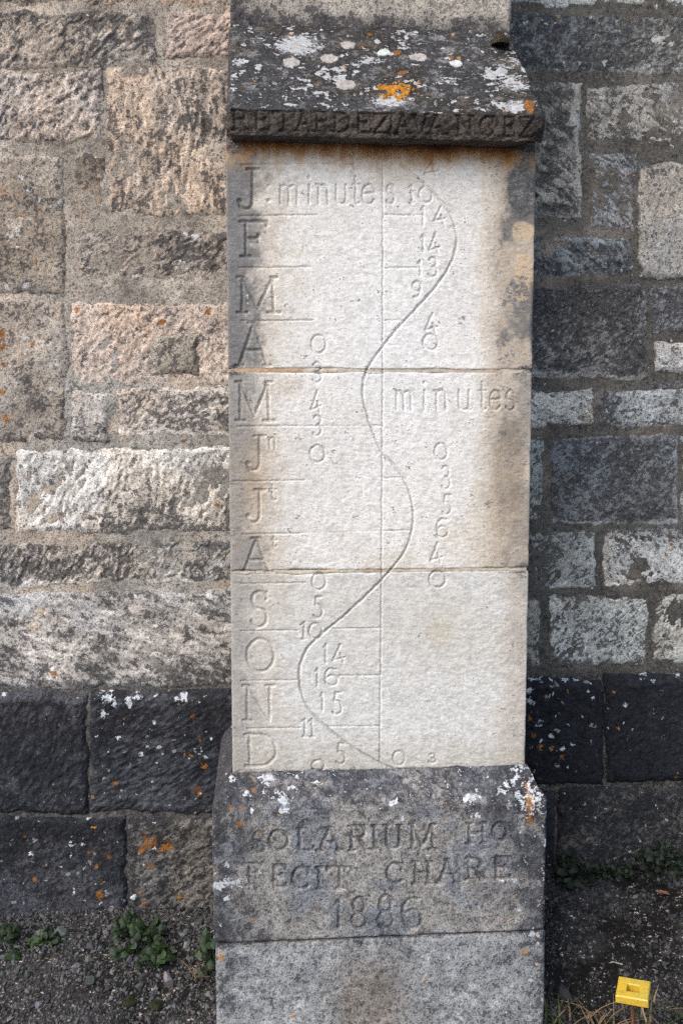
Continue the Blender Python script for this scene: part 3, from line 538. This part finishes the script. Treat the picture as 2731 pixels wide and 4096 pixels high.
# joint mortar between the slabs
def jm_look(P, nm):
    x, z = P[..., 0], P[..., 2]; n = fb2(x, z, 25, 3, 601); px, py = pix(P)
    b = mixc(C(.60, .54, .45), C(.52, .34, .19), (1 - sstep(1180, 1240, px + (n - .5)*90))*(py < 1800)*.8)
    b = mixc(b, C(.5, .36, .25), sstep(.55, .7, fb2(x*2, z, 12, 3, 602))*.6)
    cr = -.1 + .9*(n - .5) + .9*sstep(2070, 2120, px) + .5*(1 - sstep(925, 960, px))
    return b, np.stack([cr, -.6 + 0*x, -.6 + 0*x, .2 + 0*x], -1)
for zc, hh in ((z_j1, .0085), (z_j2, .006)):
    rbox(sx0 + .004, sx1 - .004, SY + .002, .02, zc - hh, zc + hh, .0022, jm_look, lambda P: -.004*(fb2(P[..., 0], P[..., 2], 40, 3, 611) - .42) + carve('slab', P, SY)*.8, 'joint_mortar', M_SLAB, r=.002, chip=.004)

# upper shaft above the cap
UY = -.31
def shaft_look(P, nm):
    x, z = P[..., 0], P[..., 2]; zb = Zh(1500, 110, UY); n = fb2(x, z, 22, 4, 701)
    b = np.broadcast_to(C(.42, .385, .34), x.shape + (3,))
    cr = .12 + .8*(n - .5) + .75*(1 - sstep(zb + .0, zb + .055, z + .05*(fb2(x, z, 30, 3, 702) - .5))) + .35*sstep(.02, -.06, x) + .25*sstep(.1, .2, z - zb)
    return b, np.stack([cr, -.6 + 0*x, -.6 + 0*x, .3 + 0*x], -1)
rbox(X(921, 60, UY), X(2046, 60, UY), UY, .03, Zh(1500, 125, UY), 3.2, .004, shaft_look, lambda P: .004*(fb2(P[..., 0], P[..., 2], 30, 4, 711) - .5), 'shaft_block', M_BASE, r=.006)

# sloping cap stone: profile swept along x
CY = -.57
cx0, cx1 = X(906, 480, CY), X(2186, 480, CY)
zb_, zf_, zl_ = Zh(1500, 112, UY), Zh(1500, 446, CY), Zh(1500, 553, CY)
prof = [(-.29, zb_ + .012), (UY, zb_), (CY, zf_), (CY + .003, zl_), (SY + .02, zl_ + .004), (-.2, zl_ + .004)]
pts = [np.array(prof[0])]; tag_ = [0]
for k in range(len(prof) - 1):
    A, B = np.array(prof[k]), np.array(prof[k + 1]); n_ = max(2, int(np.linalg.norm(B - A)/(.0017 if k == 2 else .003)))
    for t in np.linspace(0, 1, n_ + 1)[1:]: pts.append(A + (B - A)*t); tag_.append(k)
pts = np.array(pts)
for _ in range(2): pts[1:-1] = (pts[:-2] + 2*pts[1:-1] + pts[2:])/4
tg = np.gradient(pts, axis=0); nr = np.stack([tg[:, 1], -tg[:, 0]], -1); nr /= np.linalg.norm(nr, axis=1)[:, None]
sgn = 1 if nr[len(nr)//4][1] > 0 else -1; nr = nr*sgn
xs = np.arange(cx0, cx1, .002)
PX, PT = np.meshgrid(xs, np.arange(len(pts)))
py_, pz_ = pts[PT][..., 0], pts[PT][..., 1]; TG = np.array(tag_)[PT]
P0 = np.stack([PX, py_, pz_], -1)
disp = .010*(fb3(P0, 9, 4, 801) - .5) + .006*(fb3(P0, 45, 3, 802) - .5)
frontm = sstep(-.006, 0, -(np.abs(py_ - CY) - .006))*(TG == 2)
frf = P0.copy()
gro = np.zeros(PX.shape); rows = np.where(np.array(tag_) == 2)[0]
sub = P0[rows][::-1]; gro[rows] = carve('cap', sub, CY)[::-1]
dw = vn2((PX*.9 + pz_*.5)/.02, (pz_*.9 - PX*.5)/.007, 805)
disp = disp + (TG == 2)*.004*(dw - .5) - gro
# broken lower right corner and worn arrises
ed = np.minimum(PX - cx0, cx1 - PX) + .016*(fb3(P0, 30, 3, 806) - .5)
disp = disp - .018*(1 - sstep(-.002, .014, ed)) - .03*np.exp(-((PX - cx1)/.03)**2 - ((pz_ - zl_)/.025)**2)*(TG >= 2)
P1 = P0 + np.stack([np.zeros(PX.shape), nr[PT][..., 0]*disp, nr[PT][..., 1]*disp], -1)
# right end follows the photo: a little narrower at the back
fr = sstep(CY, UY, py_); P1[..., 0] -= fr*sstep(.3, cx1, PX)*(cx1 - X(2052, 112, UY))
pxx, pyy = pix(P1)
n1_ = fb3(P0*np.array([.7, 1, 1]), 16, 5, 820); n2_ = fb3(P0, 50, 3, 821); n0_ = fb3(P0, 6, 3, 822)
top = (TG <= 1).astype(float)
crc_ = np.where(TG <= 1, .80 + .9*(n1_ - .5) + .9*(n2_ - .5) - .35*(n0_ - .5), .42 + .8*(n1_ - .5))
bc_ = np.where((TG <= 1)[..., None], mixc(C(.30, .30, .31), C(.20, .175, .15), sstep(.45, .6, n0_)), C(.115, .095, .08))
pal_ = np.full(PX.shape, -.35) + np.where(TG <= 1, 2.4*(n1_ - .5) + 3.2*(n2_ - .5) + .8*(n0_ - .5) + .12, -.4)
ru_ = np.full(PX.shape, -.35) + np.where(TG <= 1, 1.2*(fb3(P0, 18, 3, 830) - .55), -.2)
for cx_, cy_, rx_, ry_, kk in ((1190, 180, 90, 42, .85), (1025, 160, 45, 22, .5), (1470, 240, 45, 20, .55), (2040, 255, 90, 30, .55), (2050, 330, 75, 45, .55), (1640, 135, 40, 16, .5), (2060, 425, 55, 25, .8), (1570, 400, 75, 28, .8), (1380, 340, 45, 22, .45), (960, 250, 30, 22, .5), (1180, 350, 60, 20, .4), (1780, 320, 70, 20, .35)):
    q = np.sqrt(((pxx - cx_)/rx_)**2 + ((pyy - cy_)/ry_)**2); pal_ = np.where((q < 1.6) & (TG <= 1), np.maximum(pal_, kk + .1 - .55*q**2 + .5*(n2_ - .5)), pal_)
for cx_, cy_, rx_, ry_, kk in ((1590, 210, 14, 9, .9), (1605, 292, 18, 9, .8), (2112, 420, 18, 18, 1.), (2120, 440, 14, 14, .9), (1800, 232, 14, 10, .7), (1475, 140, 20, 10, .5), (2178, 432, 10, 10, .8)):
    q = np.sqrt(((pxx - cx_)/rx_)**2 + ((pyy - cy_)/ry_)**2); ff = kk - .5*q**2 + .8*(n2_ - .5)
    ru_ = np.where(q < 1.5, np.maximum(ru_, ff), ru_); pal_ = np.where(q < 1.5, pal_ - np.clip(ff, 0, 1)*1.3, pal_)
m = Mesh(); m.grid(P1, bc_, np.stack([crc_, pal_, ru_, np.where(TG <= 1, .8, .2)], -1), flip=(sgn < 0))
for e, i in ((0, 0), (1, -1)):           # end faces
    rim = P1[:, i]; cen = rim.mean(0); k = len(rim); V = np.concatenate([rim, [cen]]); F = [((j, (j + 1) % k, k) if e else ((j + 1) % k, j, k)) for j in range(k)]
    m.polys(V, F, (.13, .12, .11), (.6, -.5, -.5, .5))
cap = ppar(m.build('cap_stone', M_CAP, label='black lichen-covered sloping cap stone with dark carved front edge'))
NRM = np.stack([np.zeros(PX.shape), nr[PT][..., 0], nr[PT][..., 1]], -1)
def lichen(cx_, cy_, rx_, ry_, kind, hgt_, lab):
    q = np.sqrt(((pxx - cx_)/rx_)**2 + ((pyy - cy_)/ry_)**2) + (1.5 if kind == 'o' else 1.0)*(fb3(P0, 48, 4, int(cx_), .65) - .5); f = np.clip(1 - q, -1, 1); ins = (f > 0) & (TG <= 1)
    if kind == 'o': ins &= fb3(P0, 60, 3, 77) < .56
    rr_, cc_ = np.where(ins); r0, r1, c0, c1 = rr_.min() - 1, rr_.max() + 2, cc_.min() - 1, cc_.max() + 2
    sl_ = (slice(r0, r1), slice(c0, c1)); I = ins[sl_]; ff = f[sl_]
    dome = np.where(I, hgt_*(1.1 - .6*np.clip(ff*2.2, 0, 1))*(.3 + 1.4*fb3(P0[sl_], 160, 2, 31)), -.0006)
    P = P1[sl_] + NRM[sl_]*dome[..., None]
    use = I.copy()
    for a_, b_ in ((1, 0), (-1, 0), (0, 1), (0, -1)): use |= np.roll(np.roll(I, a_, 0), b_, 1)
    n_ = np.arange(P.shape[0]*P.shape[1]).reshape(P.shape[:2]); ok = use[:-1, :-1] & use[1:, :-1] & use[:-1, 1:] & use[1:, 1:]
    F = np.stack([n_[:-1, :-1], n_[:-1, 1:], n_[1:, 1:], n_[1:, :-1]], -1)[ok]; u_ = np.unique(F); mp = np.zeros(n_.size, int); mp[u_] = np.arange(len(u_))
    if len(F) == 0: return
    t_ = fb3(P0[sl_], 90, 3, 55).reshape(-1)[u_][:, None]
    col = (C(.40, .165, .016)*(.2 + 1.5*t_)) if kind == 'o' else (C(.50, .53, .52)*(.55 + .9*t_) if kind == 'w' else C(.36, .34, .32)*(.5 + 1.*t_))
    mm = Mesh(); mm.polys(P.reshape(-1, 3)[u_], mp[F] if sgn > 0 else mp[F][:, ::-1], col); o = mm.build('lichen', M_MOSS, cap, label=lab); return o
lichen(1000, 355, 80, 46, 'w', .0025, 'large pale green-white lichen rosette at the cap stone lower left')
lichen(1585, 368, 78, 32, 'o', .0035, 'bright orange lichen patch at the cap stone front edge')
for a_ in ((1165, 252, 34, 17), (1320, 234, 34, 16), (1390, 181, 32, 14), (1385, 340, 42, 18), (1675, 230, 36, 15)): lichen(*a_, 'g', .002, 'round grey-beige lichen rosette on the cap stone')
for a_ in ((1535, 210, 26, 13), (1825, 256, 25, 12)): lichen(*a_, 'w', .002, 'small white lichen rosette on the cap stone')

# base blocks
BY = -.6
bx0, bx1 = X(853, 3600, BY), X(2180, 3600, BY)
zw = Zh(1500, 3228, BY); zj = Zh(1500, 3752, BY)
def base_look(P, nm):
    x, z = P[..., 0], P[..., 2]; px, py = pix(P); n = fb2(x, z + P[..., 1], 10, 4, 901); n2 = fb2(x, z + P[..., 1], 34, 4, 902)
    b = mixc(C(.30, .292, .282), C(.24, .255, .28), sstep(.42, .6, n))
    lowb = sstep(3745, 3775, py + (px - 1500)*.049)
    b = mixc(b, C(.36, .38, .40), lowb*.8)
    c_ = np.exp(-((px - 1480)/150)**2 - ((py - 4020)/190)**2); b = mixc(b, C(.22, .19, .16), np.clip(c_*1.1*lowb, 0, .8))
    ed_ = np.maximum(1 - sstep(855, 1150, px + (n - .5)*240), sstep(1890, 2180, px + (n - .5)*240))
    upb = 1 - sstep(3215, 3300, py + (n - .5)*70)
    cr = .10 + 1.1*(n2 - .5) + .5*(n - .5) + .5*ed_*(1 - .5*lowb) + .46*upb + (.3*sstep(3650, 3770, py)*(1 - lowb))*ed_
    pal = -.40 + .9*(n2 - .5) + .34*sstep(1980, 2130, px + (n - .5)*150)*(1 - lowb) + .36*upb + .25*lowb*sstep(.5, .62, n)
    for cx_, cy_, r_, kk in ((1130, 3205, 22, 1.), (1140, 3240, 18, 1.), (1075, 3120, 34, .9), (1572, 3216, 16, 1.), (1885, 3186, 26, 1.), (2005, 3172, 18, 1.), (1258, 3138, 18, .8), (1655, 3150, 22, .5), (940, 3530, 42, .95), (866, 3545, 26, .9), (925, 3120, 20, .8), (1000, 3185, 16, .8), (1500, 3130, 18, .6), (980, 3180, 14, .7)):
        pal = np.maximum(pal, kk*1. - .55*np.hypot((px - cx_), (py - cy_)*(1.5 if cx_ != 940 else 2.2))/r_ + .5*(n2 - .5))
    ru = -.55 + .4*(n2 - .5)
    for cx_, cy_, r_, y_ in ((2112, 3165, 14, 26), (2118, 3225, 17, 34), (2105, 3135, 10, 14), (965, 3230, 12, 14), (1015, 3163, 10, 10), (925, 3240, 12, 12), (960, 3295, 12, 10), (2118, 3285, 12, 22)):
        ru = np.maximum(ru, .9 - .5*((px - cx_)**2/r_**2 + (py - cy_)**2/y_**2) + .9*(n2 - .5))
    mk = np.stack([cr, pal, ru, .55 + .5*ed_ + .3*upb], -1)
    return b, mk
def base_front(P): return .005*(fb2(P[..., 0], P[..., 2], 8, 3, 910) - .5) + .0035*(fb2(P[..., 0], P[..., 2], 50, 3, 911) - .5) + carve('base', P, BY)
def weather(mm):                         # hipped sloping top between the plinth's front edge and the slab
    b = .004
    q = [np.array(p) for p in ((bx0, BY + b, zw - .001), (bx1, BY + b, zw - .001), (sx1 + .002, SY - .004, z_bot + .004), (sx0 - .002, SY - .004, z_bot + .004))]
    def patch(A, B, C_, D, nu, nv):
        u, v = np.meshgrid(np.linspace(0, 1, nu), np.linspace(0, 1, nv))
        P = (A*(1 - u)[..., None] + B*u[..., None])*(1 - v)[..., None] + (D*(1 - u)[..., None] + C_*u[..., None])*v[..., None]
        w_ = 1 - np.abs(2*v - 1)**6; P2 = P.copy(); P2[..., 2] += (.030*(fb3(P, 18, 4, 920) - .42) + .014*(fb3(P, 60, 3, 921) - .5))*np.clip(w_ + .25, 0, 1)
        bs, mk = base_look(P, 'w')
        if nv == 40: bs = bs*0 + C(.11, .11, .115); mk = mk*np.array([0., 1, 1, .5]) + np.array([.72, -.6, -.1, 0]) + np.array([1., 0, 0, 0])*((fb3(P, 20, 4, 922) - .5)*1.2)[..., None]
        mm.grid(P2, bs, mk)
    patch(q[0], q[1], q[2], q[3], 330, 48)
    back = lambda p: np.array([p[0], .02, p[2]])
    patch(back(q[0]), q[0], q[3], back(q[3]), 120, 40); patch(q[1], back(q[1]), back(q[2]), q[2], 120, 40)
rbox(bx0, bx1, BY, .02, zj + .002, zw, .0024, base_look, base_front, 'base_block', M_BASE, r=.006, chip=.007, extra=weather)
# the joint climbs to the right: lower block is a touch wider and set a hair back
rbox(bx0 + .004, bx1 + .004, BY + .004, .02, -.15, zj - .002, .003, base_look, lambda P: .006*(fb2(P[..., 0], P[..., 2], 6, 3, 930) - .5) + .003*(fb2(P[..., 0], P[..., 2], 50, 3, 931) - .5), 'base_block', M_BASE, r=.006, chip=.008)

# ------------------------------------------------------------------ gravel
rg = np.random.default_rng(7)
def icosa():
    t = (1 + 5**.5)/2
    V = np.array([(-1, t, 0), (1, t, 0), (-1, -t, 0), (1, -t, 0), (0, -1, t), (0, 1, t), (0, -1, -t), (0, 1, -t), (t, 0, -1), (t, 0, 1), (-t, 0, -1), (-t, 0, 1)], float)
    F = np.array([(0, 11, 5), (0, 5, 1), (0, 1, 7), (0, 7, 10), (0, 10, 11), (1, 5, 9), (5, 11, 4), (11, 10, 2), (10, 7, 6), (7, 1, 8), (3, 9, 4), (3, 4, 2), (3, 2, 6), (3, 6, 8), (3, 8, 9), (4, 9, 5), (2, 4, 11), (6, 2, 10), (8, 6, 7), (9, 8, 1)])
    return V/np.linalg.norm(V[0]), F
IV, IF = icosa()
OV = np.array([(1, 0, .2), (.1, 1, 0), (-1, .1, .2), (0, -1, -.1), (.25, .2, .85), (0, 0, -.9)]); OF = np.array([(0, 1, 4), (1, 2, 4), (2, 3, 4), (3, 0, 4), (1, 0, 5), (2, 1, 5), (3, 2, 5), (0, 3, 5)])
def gravel(n, size, IV, IF):
    nk = len(IV)
    x = rg.uniform(-1.15, 1.6, n); y = rg.uniform(-1.15, .0, n)
    keep = ~((x > bx0 + .004) & (x < bx1 - .004) & (y > BY))
    dens = np.where(x > .4, fb2(x, y, 9, 4, 950, .65) > .45, (fb2(x, y, 9, 4, 951, .65) > .30))
    keep &= dens & (y < PY - .004); x, y = x[keep], y[keep]; n = len(x)
    s = size*np.exp(rg.normal(0, .42, n)); z = gheight(x, y) + s*.18
    V = IV[None]*(1 + rg.uniform(-.28, .28, (n, nk, 1)))*(s[:, None]*rg.uniform(.6, 1.25, (n, 3)))[:, None, :]
    q = rg.normal(size=(n, 4)); q /= np.linalg.norm(q, axis=1)[:, None]; w, a, b, c = q.T
    R = np.stack([1 - 2*(b*b + c*c), 2*(a*b - c*w), 2*(a*c + b*w), 2*(a*b + c*w), 1 - 2*(a*a + c*c), 2*(b*c - a*w), 2*(a*c - b*w), 2*(b*c + a*w), 1 - 2*(a*a + b*b)], -1).reshape(n, 3, 3)
    V = np.einsum('nij,nkj->nki', R, V) + np.stack([x, y, z], -1)[:, None]
    col = (C(.072, .073, .076)*np.where(x > .4, .75, 1.)[:, None]*np.exp(rg.normal(0, .42, (n, 1))))*(1 + rg.normal(0, .05, (n, 3)))
    return V.reshape(-1, 3), (IF[None] + nk*np.arange(n)[:, None, None]).reshape(-1, 3), np.repeat(np.clip(col, .03, .7), nk, 0)
m = Mesh()
for n_, s_, a_, b_ in ((62000, .0037, OV, OF), (2600, .0062, IV, IF)):
    V, F, cc = gravel(n_, s_, a_, b_); m.polys(V, F, cc)
m.build('gravel', M_PEB, None, smooth=False, kind='stuff', label='grey gravel scattered over the ground before the wall', category='gravel')

# ------------------------------------------------------------------ plants
rp = random.Random(11)
def leaf_mesh(i, dark):
    """rounded, slightly lobed kidney leaf"""
    r2 = random.Random(i); V = [(0, 0, 0)]; n = 13
    for k in range(n):
        a = math.radians(-150 + 300*k/(n - 1)); r = 1 + .10*math.cos(5*a) + r2.uniform(-.05, .05); r *= 1 - .30*(abs(a)/2.6)**4
        V.append((.45 + r*.62*math.cos(a), r*.62*math.sin(a), .10*math.cos(2.2*a) - .16*abs(math.sin(a)) + r2.uniform(-.03, .03)))
    V.append((.5, 0, .05)); c = len(V) - 1
    F = [(c, k, k + 1) for k in range(1, n)] + [(c, 0, 1), (c, n, 0)]
    col = [np.array(dark)*r2.uniform(.75, 1.3)*(1.0 if k else .8) for k in range(len(V))]
    m = Mesh(); m.polys(V, F, np.array(col)); o = m.build('leaf', M_LEAF); me = o.data; bpy.data.objects.remove(o); return me
LEAVES = [leaf_mesh(i, c) for i, c in enumerate([(.015, .033, .010), (.012, .027, .009), (.024, .050, .013), (.010, .022, .008)])]
DLEAVES = [leaf_mesh(20 + i, c) for i, c in enumerate([(.010, .018, .008), (.014, .024, .009), (.008, .015, .008)])]
def tube(m, pts, r0, r1, col, n=5):
    pts = [np.array(p, float) for p in pts]; rings = []
    for i, p in enumerate(pts):
        t = pts[min(i + 1, len(pts) - 1)] - pts[max(i - 1, 0)]; t /= np.linalg.norm(t) + 1e-9
        a = np.cross(t, (0.3, .9, .1)); a /= np.linalg.norm(a) + 1e-9; b = np.cross(t, a); r = r0 + (r1 - r0)*i/(len(pts) - 1)
        rings.append([p + r*(math.cos(6.2832*k/n)*a + math.sin(6.2832*k/n)*b) for k in range(n + 1)])
    m.grid(np.array(rings), col)
def plant(cx, cy, rx, rz, n, size, label, group, pool, hang=0., Yb=PY, spread=.05):
    """low leafy plant at the wall foot; cx, cy, rx, rz describe its footprint"""
    g = atz(cx, cy, .02); g[1] = min(g[1], Yb - .012); g[2] = float(gheight(np.array([g[0]]), np.array([g[1]]))[0])
    root = empty('leafy_plant', tuple(g), label=label, category='plant', group=group)
    st = Mesh()
    for i in range(n):
        a = rp.uniform(0, 6.28); q = math.sqrt(rp.random())
        dx_, dz_ = rx*q*math.cos(a), rz*(.5 + .5*q*math.sin(a)); dy_ = -spread*rp.random()*(1.4 - dz_/max(rz, .01)*.8)
        me = rp.choice(pool); o = bpy.data.objects.new('leaf', me); s_ = size*rp.uniform(.6, 1.25)
        o.scale = (s_,)*3; o.location = (dx_, dy_, max(.006, dz_)); o.rotation_euler = (rp.uniform(-.5, .5), rp.uniform(.25, 1.15), -math.pi/2 + rp.uniform(-1.2, 1.2))
        link(o, root)
        if i % 2 == 0: tube(st, [(dx_*.25, -.006, -.01), (dx_*.7, dy_*.6, dz_*.55), (dx_, dy_, max(.006, dz_))], .0011, .0008, (.06, .07, .03), 4)
    o = st.build('stem', M_STEM, root)
    return root
GP = 'leafy plants at the foot of the wall'
plant(560, 3700, .075, .075, 80, .021, 'large leafy green plant spreading from the wall crack over the gravel', GP, LEAVES, spread=.12)
plant(640, 3760, .04, .03, 36, .022, 'leafy green plant clump lowest on the gravel below the wall crack', GP, LEAVES, spread=.07)
plant(500, 3660, .035, .05, 20, .018, 'small sprig of green leaves climbing beside the wall crack', GP, LEAVES, spread=.03)
plant(190, 3715, .05, .04, 42, .016, 'small-leaved green plant between the leftmost plant and the wall crack', GP, LEAVES, spread=.06)
plant(22, 3700, .045, .05, 34, .021, 'dark green leafy plant at the left edge of the photo', GP, LEAVES[1:2] + LEAVES[3:], spread=.06)
plant(60, 3770, .02, .015, 8, .026, 'tiny green seedling on the gravel at far left', GP, LEAVES, spread=.03)
plant(835, 3760, .03, .08, 34, .020, 'green plant squeezed against the left side of the pillar base', GP, LEAVES, spread=.09)
plant(2262, 3560, .05, .09, 56, .020, 'dark leafy plant in the shade right beside the pillar base', GP, DLEAVES, spread=.08)
plant(2420, 3560, .08, .05, 60, .017, 'low dark leafy plant along the wall foot right of the pillar', GP, DLEAVES, spread=.05)
plant(2620, 3545, .085, .10, 80, .018, 'dark leafy plant against the wall at the right edge', GP, DLEAVES, spread=.08)

def gat(px_, py_q):
    z_ = 0.
    for _ in range(12):
        g = atz(px_, py_q, z_); z_ = float(gheight(np.array([g[0]]), np.array([g[1]]))[0])
    g[2] = z_; return g
def tuft(name, cx, cy, n, hgt_, lean, cols, label, cat, group, r=.05, wd=.003, Z=0., cat_blade='blade'):
    g = gat(cx, cy)
    root = empty(name, tuple(g), label=label, category=cat, group=group)
    for i in range(n):
        a = rp.uniform(0, 6.28); q = r*math.sqrt(rp.random()); b = np.array([q*math.cos(a), q*math.sin(a), 0]); d = rp.uniform(0, 6.28); h = hgt_*rp.uniform(.45, 1.15); ln = lean*rp.uniform(.4, 1.5)
        w = wd*rp.uniform(.6, 1.2); dv = np.array([math.cos(d), math.sin(d), 0]); sv = np.array([-math.sin(d), math.cos(d), 0]); P = []
        for t in np.linspace(0, 1, 7):
            c = b + dv*ln*h*t**1.6 + np.array([0, 0, h*(t - lean*.38*t*t)]); ww = w*(1 - t**2*.92)
            P.append([c - sv*ww, c + np.array([0, 0, -ww*.5]), c + sv*ww])
        col = np.array(rp.choice(cols))*rp.uniform(.7, 1.25); m = Mesh(); m.grid(np.array(P), col); m.build(cat_blade, M_GRASS, root)
    return root
DRY = [(.24, .17, .10), (.20, .14, .085), (.30, .23, .14), (.15, .11, .07)]; GRN = [(.06, .09, .03), (.05, .075, .03)]
GG = 'grass tufts at the lower right'
tuft('grass_tuft', 2330, 4110, 26, .11, 1.0, DRY + GRN, 'dry grass tuft left of the yellow block at the bottom edge', 'grass', GG, .07)
tuft('grass_tuft', 2500, 4125, 34, .085, 1.1, DRY, 'straw-coloured grass tuft right under the yellow block', 'grass', GG, .08)
tuft('grass_tuft', 2665, 4110, 30, .11, 1.0, DRY + GRN*2, 'mixed green and dry grass tuft in the bottom right corner', 'grass', GG, .08)
tuft('grass_tuft', 2205, 4110, 10, .13, .45, GRN + DRY[:1], 'few upright green blades against the right side of the pillar base', 'grass', GG, .025, .0035)
tuft('grass_tuft', 800, 3905, 16, .05, 1.6, DRY, 'thin dry grass tuft left of the pillar base', 'grass', 'dry grass by the pillar base', .03, .0015)
def moss(name, loc, r, h, n, col, label, cat='moss'):
    m = Mesh(); rq = np.random.default_rng(int(r*1e5))
    u, v = np.meshgrid(np.linspace(0, 6.2832, 25), np.linspace(0, 1, 10)); a = v*math.pi/2
    P = np.stack([r*np.sin(a)*np.cos(u), r*np.sin(a)*np.sin(u), h*np.cos(a)], -1); P += ((fb3(P + 5, 1.6/r, 3, 3) - .5)*r*.5)[..., None]*np.stack([np.sin(a)*np.cos(u), np.sin(a)*np.sin(u), np.cos(a)], -1); P[:, -1] = P[:, 0]
    m.grid(P, np.array(col)*.7)
    for i in range(n):
        p = P[rq.integers(0, 10), rq.integers(0, 24)]; d = p/np.array([r, r, h]) + rq.normal(0, .35, 3); d /= np.linalg.norm(d); s = r*rq.uniform(.08, .2); e = np.cross(d, rq.normal(size=3)); e /= np.linalg.norm(e)
        m.polys([p - e*s*.25, p + e*s*.25, p + d*s], [(0, 1, 2)], np.array(col)*rq.uniform(.6, 1.5))
    o = m.build(name, M_MOSS, None, label=label, category=cat); o.location = loc; return o
def cap_at(px, py):                       # point on the cap's slope
    t = (py - 112)/(446 - 112); Yc = UY + (CY - UY)*t; return at(px, py, Yc)
p = cap_at(1994, 178); o = moss('moss_cushion', (p[0], p[1] - .012, p[2] - .006), .024, .026, 900, (.075, .06, .042), 'dark brown moss cushion on the upper right of the sloping cap')
for px_, py_m, r_, lab in ((520, 4005, .022, 'dark green moss patch in the gravel left of the pillar, farther left'), (625, 4020, .018, 'small moss patch in the gravel nearest the pillar base')):
    g = gat(px_, py_m); moss('moss_patch', (g[0], g[1], g[2] - .002), r_, .010, 500, (.035, .042, .018), lab)

# fallen leaf and twig
g = gat(2646, 3585); m = Mesh(); m.polys([(-.02, 0, 0), (-.006, .008, .004), (.012, .006, .005), (.024, 0, .002), (.01, -.008, .006), (-.008, -.007, .003), (0, 0, .0)], [(6, 1, 0), (6, 2, 1), (6, 3, 2), (6, 4, 3), (6, 5, 4), (6, 0, 5)], (.24, .11, .07))
o = m.build('fallen_leaf', M_LEAF, None, label='reddish brown fallen leaf on the gravel near the right edge', category='leaf'); o.location = (g[0], g[1], float(gheight(np.array([g[0]]), np.array([g[1]]))[0]) + .010); o.rotation_euler = (.2, .1, -.5)
g = gat(2455, 3935); m = Mesh(); tube(m, [(-.014, 0, .004), (-.004, .002, .007), (.008, -.001, .006), (.02, .001, .002)], .0012, .0024, (.42, .37, .30), 6)
o = m.build('twig', M_STEM, None, label='short pale twig lying behind the yellow block', category='twig'); o.location = (g[0], g[1], float(gheight(np.array([g[0]]), np.array([g[1]]))[0]) + .006); o.rotation_euler = (0, 0, -.2)

# ------------------------------------------------------------------ yellow block on its stem
k = NT('yellow_plastic'); ny = k.noise(k.node('ShaderNodeTexCoord', 3), 35, 4); nd = k.noise(k.node('ShaderNodeTexCoord', 3), 130, 4, .7); k.put(k.b.inputs['Base Color'], k.mix(k.rng(nd, .52, .68, 0, .55), k.mix(k.rng(ny, .38, .62), c4(.66, .43, .035), c4(.55, .42, .07)), c4(.20, .14, .03)))
bq = k.n.new('ShaderNodeBump'); bq.inputs['Strength'].default_value = .3; bq.inputs['Distance'].default_value = .001; k.put(bq.inputs['Height'], nd); k.put(k.b.inputs['Normal'], bq.outputs[0])
k.b.inputs['Roughness'].default_value = .35; k.b.inputs['Subsurface Weight'].default_value = .1; k.b.inputs['Subsurface Radius'].default_value = (.02, .014, .003); k.b.inputs['Subsurface Scale'].default_value = .5
M_YEL = k.m
QY = -.72
yc = at(2531, 3968, QY); gz_y = float(gheight(np.array([yc[0]]), np.array([yc[1]]))[0])
stake = empty('yellow_marker', (yc[0], yc[1], gz_y), label='yellow square plastic block with a square hole on a brown stem', category='marker')
def frame_block(w, hole, t):
    V = []; F = []
    a, b = w/2, hole/2; c = .0025
    for z, o, i in ((t/2 - c, a, b), (t/2, a - c, b + c*.6), (-t/2, a - c, b + c*.6), (-t/2 + c, a, b)):
        V += [(-o, -o, z), (o, -o, z), (o, o, z), (-o, o, z), (-i, -i, z), (i, -i, z), (i, i, z), (-i, i, z)]
    def q(r0, k0, r1, k1):
        for j in range(4): F.append((r0*8 + k0 + j, r0*8 + k0 + (j + 1) % 4, r1*8 + k1 + (j + 1) % 4, r1*8 + k1 + j))
    q(0, 0, 1, 0); q(1, 0, 1, 4); q(1, 4, 0, 4); q(0, 4, 3, 4); q(3, 4, 2, 4); q(2, 4, 2, 0); q(2, 0, 3, 0); q(3, 0, 0, 0)
    return V, F
V, F = frame_block(.077, .029, .022); m = Mesh(); m.polys(V, F, (.8, .6, .05))
hd = m.build('square_head', M_YEL, stake, smooth=False); hd.location = (0, 0, yc[2] - gz_y); hd.rotation_euler = (math.radians(6), math.radians(-2), math.radians(-26))
m = Mesh(); m.polys([(-.019, -.019, -.001), (.021, -.021, -.001), (.021, .021, -.001), (-.021, .021, -.001), (-.021, -.021, .001), (.021, -.021, .001), (.021, .021, .001), (-.021, .021, .001)], [(3, 2, 1, 0), (4, 5, 6, 7), (0, 1, 5, 4), (1, 2, 6, 5), (2, 3, 7, 6), (3, 0, 4, 7)], (.8, .6, .05))
fl_ = m.build('hole_floor', M_YEL, stake, smooth=False); fl_.location = (0, .003, yc[2] - gz_y - .0115); fl_.rotation_euler = hd.rotation_euler
m = Mesh(); tube(m, [(.004, .006, -.02), (-.004, .002, .05), (.003, .003, .09), (0, .004, yc[2] - gz_y - .012)], .0050, .0045, (.13, .06, .03), 8); m.build('stem', M_STEM, stake)
# print('faces', sum(len(o.data.loops) - 2*len(o.data.polygons) for o in scene.objects if o.type == 'MESH'))
